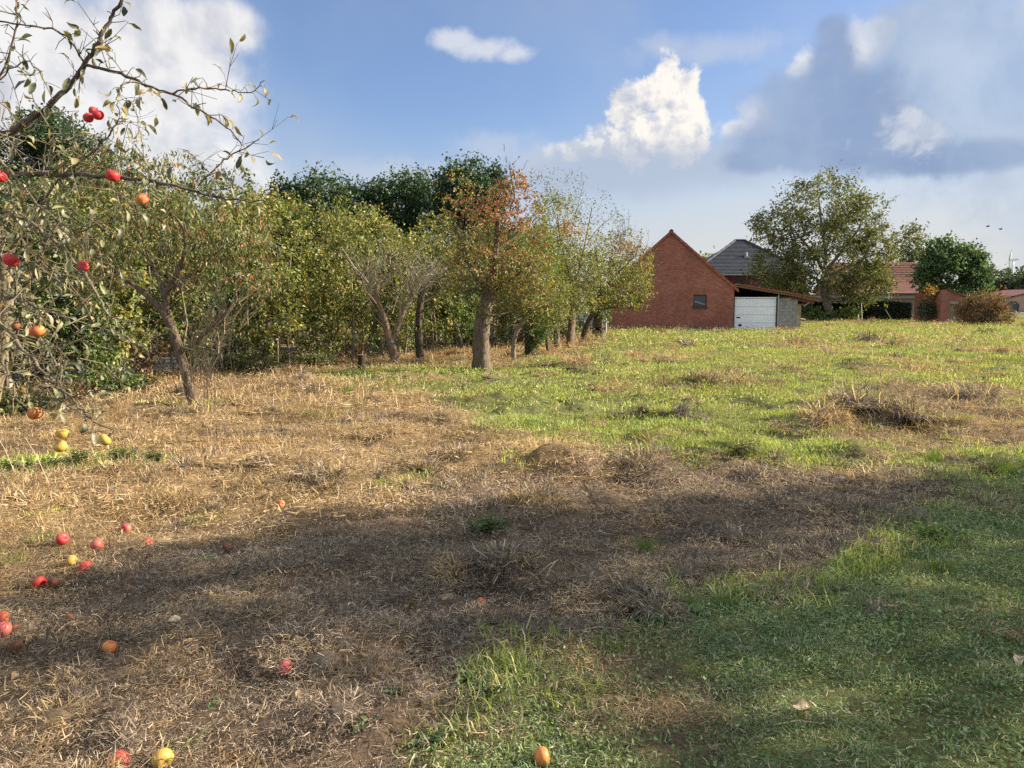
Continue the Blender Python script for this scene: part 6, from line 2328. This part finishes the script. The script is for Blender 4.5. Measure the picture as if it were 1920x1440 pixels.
        if nleaf < 300:
            lf = link('leaf', me, o)
            lf.matrix_local = M
            nleaf += 1
        else:
            q = np.array([M @ v.co for v in me.vertices])
            F4 = [tuple(f.vertices) for f in me.polygons if len(f.vertices) == 4]
            F3 = [tuple(f.vertices) for f in me.polygons if len(f.vertices) == 3]
            pal = np.array([(.12, .13, .06), (.20, .20, .095), (.27, .25, .12), (.07, .085, .035), (.30, .22, .1)])
            Gs.add(q, F3, F4, pal[int(r.integers(0, 5))] * r.uniform(.8, 1.2))
    if Gs.n:
        tag(Gs.obj('foliage', 'leaf', o, True), kind='stuff')
    # hanging apples
    for i, (u, v, px, dd, m, lab) in enumerate([
            (166, 221, 19, 3.85, 'apple_red', 'small red apple hanging in the upper cluster, left one'), (184, 216, 20, 3.83, 'apple_red', 'small red apple hanging in the upper cluster, right one'), (176, 209, 18, 3.95, 'apple_red', 'small red apple hanging at the back of the upper cluster'),
            (-2, 330, 26, 3.7, 'apple_red', 'red apple cut by the left edge on the horizontal branch'), (211, 330, 24, 3.85, 'apple_red', 'red apple half hidden by a dark leaf on the horizontal branch'),
            (267, 375, 25, 3.75, 'apple_orange', 'orange-red apple hanging below the horizontal branch'), (20, 488, 27, 3.7, 'apple_red', 'red and orange apple hanging near the left edge'), (157, 500, 21, 3.75, 'apple_red', 'small bright red apple hanging among the twigs'),
            (71, 621, 28, 3.6, 'apple_orange', 'cracked orange apple hanging low on the left'), (30, 612, 17, 3.8, 'apple_brown', 'shrivelled brown apple beside the cracked orange apple'), (66, 775, 27, 3.5, 'apple_orange', 'orange-red apple with dark spot hanging above the straw'),
            (117, 813, 23, 3.45, 'apple_yellow', 'yellow apple hanging lowest on the left, upper of a pair'), (113, 837, 25, 3.42, 'apple_yellow', 'yellow blushed apple hanging lowest on the left, lower of a pair'), (196, 825, 24, 3.4, 'apple_yellow', 'greenish yellow apple hanging alone at the lowest twig tip')]):
        p = pw(u, v, dd)
        put_apple(i, p, px / FPX * dd, m, lab, 'apples hanging on the apple tree', (r.normal(0, .35), r.normal(0, .35), r.uniform(0, 6)))


apple_tree()


def windfalls():
    r = np.random.default_rng(111)
    W = [(235, 979, 23, 'apple_pink', 'pinkish red windfall apple in the straw, farthest back'), (118, 1015, 25, 'apple_red', 'red windfall apple half sunk in the yellow straw'), (183, 1024, 27, 'apple_pink', 'red-pink windfall apple right of the half-sunk one'),
         (277, 1010, 18, 'apple_red', 'red windfall apple tucked under dry stalks'), (427, 1019, 19, 'apple_brown', 'rotten brown windfall apple on the bare thatch'), (527, 946, 15, 'apple_orange', 'small orange windfall apple at the straw edge'),
         (135, 1053, 20, 'apple_yellow', 'pale yellow windfall apple beside a red one'), (160, 1058, 24, 'apple_red', 'bright red windfall apple touching the pale yellow one'), (73, 1079, 24, 'apple_red', 'red windfall apple with yellow shoulder at the shadow edge'),
         (101, 1081, 20, 'apple_brown', 'squashed orange-brown windfall apple beside the yellow-shouldered one'), (7, 1155, 22, 'apple_orange', 'orange windfall apple at the left edge, upper'), (28, 1172, 17, 'apple_brown', 'small brown windfall apple at the left edge'),
         (8, 1189, 28, 'apple_pink', 'large pink-red windfall apple cut by the left edge'), (30, 1206, 24, 'apple_brown', 'dull brown-red windfall apple below the large pink one'), (130, 1152, 15, 'apple_brown', 'dark rotten windfall apple sunk in the brown thatch'),
         (207, 1214, 26, 'apple_orange', 'wrinkled orange windfall apple alone on brown thatch'), (537, 1260, 29, 'apple_pink', 'red windfall apple alone in the middle of brown thatch'), (222, 1421, 44, 'apple_red', 'large pecked red and yellow windfall apple at the bottom left'),
         (306, 1440, 34, 'apple_yellow', 'yellow-orange windfall apple cut by the bottom edge'), (1016, 1428, 33, 'apple_orange', 'hollowed orange-brown windfall apple at the bottom edge in grass'), (901, 1121, 20, 'apple_orange', 'orange apple lying in the dark hole in the thatch')]
    for i, (u, v, px, m, lab) in enumerate(W):
        x, y = gp(u, v + px * .35)
        diam = px / FPX * math.hypot(y, CAM_H) * 1.0
        diam = min(diam, .085)
        z = max(hz1(x + q * .03, y + w * .03) for q in (-1, 0, 1) for w in (-1, 0, 1)) + diam * .33
        put_apple(i + 2, (x, y, z), diam, m, lab, 'windfall apples on the ground', (r.uniform(-2.2, 2.2), r.uniform(-1.2, 1.2), r.uniform(0, 6)), i % 2 == 0)
    # single dead leaves large enough to pick out
    meshes = [leaf_mesh(400 + i, .075, .022) for i in range(8)]
    for m in meshes:
        m.materials.append(MATS['dead_leaf'])
    spots = [(1338, 1412), (1908, 1238), (1075, 1068), (810, 1210), (640, 1275), (1060, 1230), (1075, 1215), (205, 1200), (155, 1165), (320, 1180), (120, 1235), (600, 1268), (1150, 1070), (435, 1080), (340, 1045), (355, 1030), (520, 860 + 260),
             (440, 1170), (590, 1175), (690, 1255), (560, 1340), (760, 1140), (830, 1138), (860, 1130), (280, 1060), (395, 1120), (60, 1180), (30, 1260), (250, 1190), (480, 1250), (940, 1090), (1110, 1140), (1420, 1110), (1290, 1085), (1520, 1330), (1710, 1030), (1700, 1045), (1410, 940), (980, 1075), (660, 985)]
    for i, (u, v) in enumerate(spots):
        x, y = gp(u + r.normal(0, 4), v + r.normal(0, 4))
        o = link('fallen_leaf', meshes[i % 8])
        s = r.uniform(.75, 1.3)
        o.scale = (s, s, s)
        o.location = (x, y, hz1(x, y) + .022)
        o.rotation_euler = (r.normal(0, .4), r.normal(0, .25), r.uniform(0, 6))
        own = {0: 'upright tan curled leaf at the bottom edge of the lawn', 1: 'grey curled leaf at the right edge of the lawn', 34: 'dry leaf lying in the middle of the short lawn', 32: 'dry leaf at the upper lawn edge among broad weeds', 35: 'dry pale leaf under the bright weed at the lawn edge',
               36: 'second dry pale leaf under the bright weed at the lawn edge', 5: 'brown leaf at the tip of the lawn grass, lower of two', 6: 'pale leaf at the tip of the lawn grass, upper of two', 37: 'tan leaf on the far side of the thatch, right of centre', 39: 'tan leaf at the straw edge left of the nettle', 30: 'tan leaf beside the dark hole', 38: 'tan leaf above the dark hole'}
        tag(o, own.get(i, 'curled dry tan leaf lying on the shaded brown thatch'), 'leaf', 'curled dry leaves in the foreground')


windfalls()


# ------------------------------------------------------------------ weeds one can pick out
def weeds():
    r = np.random.default_rng(121)

    def nettle(u, v, n, h, label, pal, name='nettle_plant'):
        x, y = gp(u, v)
        o = thing(name, (x, y, hz1(x, y) - .01), label, 'weed')
        Gs, Gl = Geo(), Geo()
        for _ in range(n):
            b = np.array([r.normal(0, h * .35), r.normal(0, h * .25), 0])
            t = b + np.array([r.normal(0, .3 * h), r.normal(0, .25 * h), h * r.uniform(.5, 1.0)])
            Gs.tube([b, (b + t) / 2 + r.normal(0, .01, 3), t], [.0028, .0022, .0014], 4, (.10, .13, .04))
            k = 9
            f = np.repeat(np.linspace(.25, 1, k), 2)
            P = b + (t - b) * f[:, None]
            a = np.repeat(np.arange(k) * 1.57, 2) + np.tile([0, math.pi], k)
            D = np.stack([np.cos(a), np.sin(a), np.full(2 * k, .15)], 1) + r.normal(0, .2, (2 * k, 3))
            L = .055 * (1.15 - .5 * f) * r.uniform(.8, 1.2, 2 * k)
            Gl.leaves(P, D, np.tile([0, 0, 1.0], (2 * k, 1)) + r.normal(0, .25, (2 * k, 3)), L, L * .30, pal_pick(r, pal, 2 * k), .2)
        Gs.obj('stems', 'twig', o)
        tag(Gl.obj('leaves', 'leaf', o), kind='stuff')

    def tuft(u, v, n, h, label, pal, name='grass_tuft'):
        x, y = gp(u, v)
        o = thing(name, (x, y, hz1(x, y) - .01), label, 'grass tuft')
        G = Geo()
        for _ in range(n):
            b = np.array([r.normal(0, .035), r.normal(0, .03), 0])
            dr = np.array([r.normal(0, .45), r.normal(0, .4), 1.0])
            l = h * r.uniform(.5, 1.1)
            m = b + dr * l * .55
            e = b + dr * np.array([1.6, 1.6, .9]) * l
            s = np.cross(dr, [0, 1, 0.2])
            s = s / np.linalg.norm(s) * r.uniform(.0018, .003)
            G.add([b - s, b + s, m + s * .8, m - s * .8, e], [(0, 1, 2), (0, 2, 3), (3, 2, 4)], None, pal_pick(r, pal, 1)[0])
        tag(G.obj('blades', 'leaf', o), kind='stuff')

    def rosette(u, v, n, L, label, pal):
        x, y = gp(u, v)
        o = thing('weed_rosette', (x, y, hz1(x, y)), label, 'weed')
        base = None
        for k in range(n):
            a = k * 2.4 + r.normal(0, .2)
            el = r.uniform(.25, .9)
            l = L * r.uniform(.7, 1.1)
            d1 = np.array([math.cos(a) * math.cos(el), math.sin(a) * math.cos(el), math.sin(el)])
            s = np.array([-math.sin(a), math.cos(a), 0])
            V, F = [], []
            m = 6
            for i in range(m):
                f = i / (m - 1)
                w = l * .16 * math.sin(math.pi * min(1, f * .85 + .12)) * (1 + .25 * (i % 2))
                p = d1 * l * f - np.array([0, 0, l * .45 * f * f])
                V += [p - s * w + np.array([0, 0, w * .3]), p, p + s * w + np.array([0, 0, w * .3])]
            for i in range(m - 1):
                for j in range(2):
                    F.append((i * 3 + j, i * 3 + j + 1, i * 3 + j + 4, i * 3 + j + 3))
            G = Geo()
            G.add(V, None, F, pal_pick(r, pal, 1)[0])
            G.obj('leaf', 'leaf', o, True)

    LIME = [((.12, .19, .04), .6), ((.17, .24, .06), .4)]
    BR = [((.18, .27, .04), .5), ((.24, .33, .07), .5)]
    nettle(912, 1000, 9, .16, 'young green nettle plant in the middle of the brown thatch', [((.06, .11, .03), .6), ((.10, .16, .045), .4)])
    nettle(1765, 1010, 7, .13, 'bright green weed at the right lawn edge', LIME)
    nettle(1395, 870, 14, .22, 'ragged green weed clump with dry stalks behind the thatch', OLIVE)
    for u, v, n, h in ((150, 880, 16, .16), (230, 868, 14, .16), (80, 885, 14, .14), (15, 892, 12, .14), (290, 862, 9, .12)):
        nettle(u, v, n, h, {150: 'low green nettles in the left weed strip, beneath the yellow apples', 230: 'low green nettles in the left weed strip, right of the yellow apples', 80: 'low green nettles in the left weed strip, second from the left edge', 15: 'low green nettles in the left weed strip, at the left edge', 290: 'sparse low nettles ending the left weed strip on the right'}[u], [((.05, .095, .025), .6), ((.09, .14, .035), .4)])
    for u, v, n, h, lab in ((1212, 1028, 60, .12, 'bright green grass tuft alone on the brown thatch'), (1195, 832, 90, .2, 'bright green grass tuft at the straw edge in the sun'), (1590, 1060, 60, .10, 'grass tuft at the upper lawn edge, left of two'), (1755, 1070, 80, .10, 'thick grass tuft at the upper lawn edge, right of two'),
                             (1660, 1045, 50, .09, 'sparse grass tuft between the two upper lawn tufts'), (1880, 890, 110, .22, 'tall bright grass tuft at the right edge of the field'), (1280, 1130, 60, .10, 'grass tuft at the lawn corner beside the brown thatch'), (1150, 1215, 50, .09, 'grass tuft where lawn meets thatch near the centre'),
                             (1750, 870, 80, .2, 'bright grass tuft in front of the rough hay on the right'), (1360, 1130, 60, .09, 'leafy grass tuft on the lawn edge, centre right'), (350, 1415, 26, .09, 'thin pale grass tuft between the two bottom-left apples'), (650, 740, 90, .25, 'green grass tuft in front of the stump'), (1000, 800, 90, .22, 'green grass tuft in the straw below the tree row')):
        tuft(u, v, n, h, lab, BR if v < 900 else LIME)
    for u, v, n, L, lab in ((740, 1330, 9, .085, 'dandelion-like rosette on thatch below the centre, left of two'), (880, 1290, 9, .08, 'bluish weed rosette at the tip of the lawn'), (800, 1405, 12, .095, 'broad green weed rosette at the bottom edge'), (565, 1338, 6, .05, 'tiny weed rosette alone on brown thatch'),
                            (905, 1310, 8, .08, 'weed rosette where the lawn tongue begins'), (1430, 1120, 8, .07, 'broad-leaved weed at the upper lawn edge'), (1520, 1105, 7, .07, 'pale broad-leaved weed right of the lawn edge grass'), (1100, 1325, 9, .06, 'small bright weed rosette in the short lawn'),
                            (690, 1395, 8, .08, 'green rosette at the bottom, left of the broad one'), (1310, 1150, 8, .08, 'leafy dock seedling at the lawn corner')):
        rosette(u, v, n, L, lab, [((.055, .095, .035), .5), ((.085, .135, .045), .35), ((.13, .18, .06), .15)])
    # bigger heaps of raked dead grass
    for k, (u, v, rad, h, straw, lab) in enumerate([(948, 1072, .15, .085, 0, 'raked heap of brown thatch beside the dark hole'), (845, 1078, .11, .06, 1, 'pale straw heap left of the dark hole'), (1195, 880, .24, .11, 0, 'wide brown thatch heap at the far edge of the bare patch'),
                                             (1005, 952, .17, .07, 1, 'low straw heap behind the nettle plant'), (1225, 1142, .13, .06, 0, 'small brown heap at the lawn corner'), (1318, 720, .34, .17, 0, 'molehill-like dark heap in the middle of the field'), (1610, 785, .42, .15, 0, 'long brown hay heap on the right of the field'),
                                             (1545, 800, .30, .2, 1, 'pale hay heap left of the long brown one'), (1700, 795, .34, .13, 0, 'brown hay heap right of the long brown one'), (1085, 692, .4, .1, 1, 'flat straw heap before the tree row'), (600, 910, .2, .08, 0, 'dark heap in the straw left of centre'), (860, 862, .2, .08, 0, 'small dark heap in the straw, centre'), (1820, 752, .4, .14, 0, 'brown hay heap near the right edge of the field'), (330, 940, .14, .05, 1, 'small straw heap behind the red windfalls')]):
        x, y = gp(u, v)
        ho = heap(rad, h, 520, .0016 + .00022 * y, STRAW if straw else THATCHC, 600 + k)
        me = ho.data
        me.materials.clear()
        me.materials.append(MATS['leaf'])
        o = link('grass_heap', me)
        o.location = (x, y, hz1(x, y) - .02)
        o.rotation_euler = (0, 0, r.uniform(0, 6))
        o.scale = (1.35, 1.0, 1.0)
        tag(o, lab, 'heap', 'raked heaps of dead grass')
    # bits of dead stalk lying and standing
    for k, (u, v, L, el, az, lab) in enumerate([(1010, 1090, .16, .5, .6, 'pale hollow stalk poking up by the hole, left of two'), (1022, 1092, .14, .75, .9, 'pale hollow stalk poking up by the hole, right of two'), (1100, 1143, .11, .03, 0, 'short white stalk lying flat right of the hole'), (1075, 1185, .24, .05, .25, 'long bent pale stalk lying on the thatch'),
                                             (240, 1030, .36, .12, .5, 'bundle stalk lying beside the red apples'), (265, 1035, .3, .16, .7, 'second dry stalk lying beside the red apples'), (300, 1062, .26, .04, .25, 'flat pale stalk below the red apples'), (470, 1140, .22, .03, 0, 'thin pale stalk lying in the shaded thatch'), (915, 835, .34, .7, .9, 'dark bare twig slanting up from the straw'),
                                             (1035, 880, .3, 1.45, 0, 'dark upright stalk in the straw, centre'), (1055, 885, .26, 1.0, 2.2, 'bent pale stalk beside the dark upright one'), (1050, 885, .22, .8, .5, 'bent pale stalk leaning right of the dark upright one'), (855, 880, .22, 1.2, 2.6, 'dark snapped stalk in the straw left of centre'), (30, 900, .5, .9, 2.4, 'long dry stalk slanting at the left edge'), (95, 930, .5, .95, 2.5, 'long dry stalk slanting above the ground apples'), (520, 905, .4, .9, 2.5, 'curved dry stalk slanting in the straw, left of centre'), (1450, 1425 - 60, .18, .03, .1, 'long dry stalk lying on the lawn')]):
        x, y = gp(u, v)
        G = Geo()
        e = np.array([math.cos(az) * math.cos(el), .25 * math.sin(az), math.sin(el)]) * L
        m = e * .5 + np.array([0, 0, .04 * L * 2])
        dark = 'dark' in lab
        G.tube([(0, 0, 0), m, e], [.0032, .0028, .002], 6, (.09, .06, .04) if dark else (.46, .38, .25))
        o = G.obj('dry_stalk', 'twig', None, True)
        o.location = (x, y, hz1(x, y) + .016)
        tag(o, lab, 'stalk')


weeds()
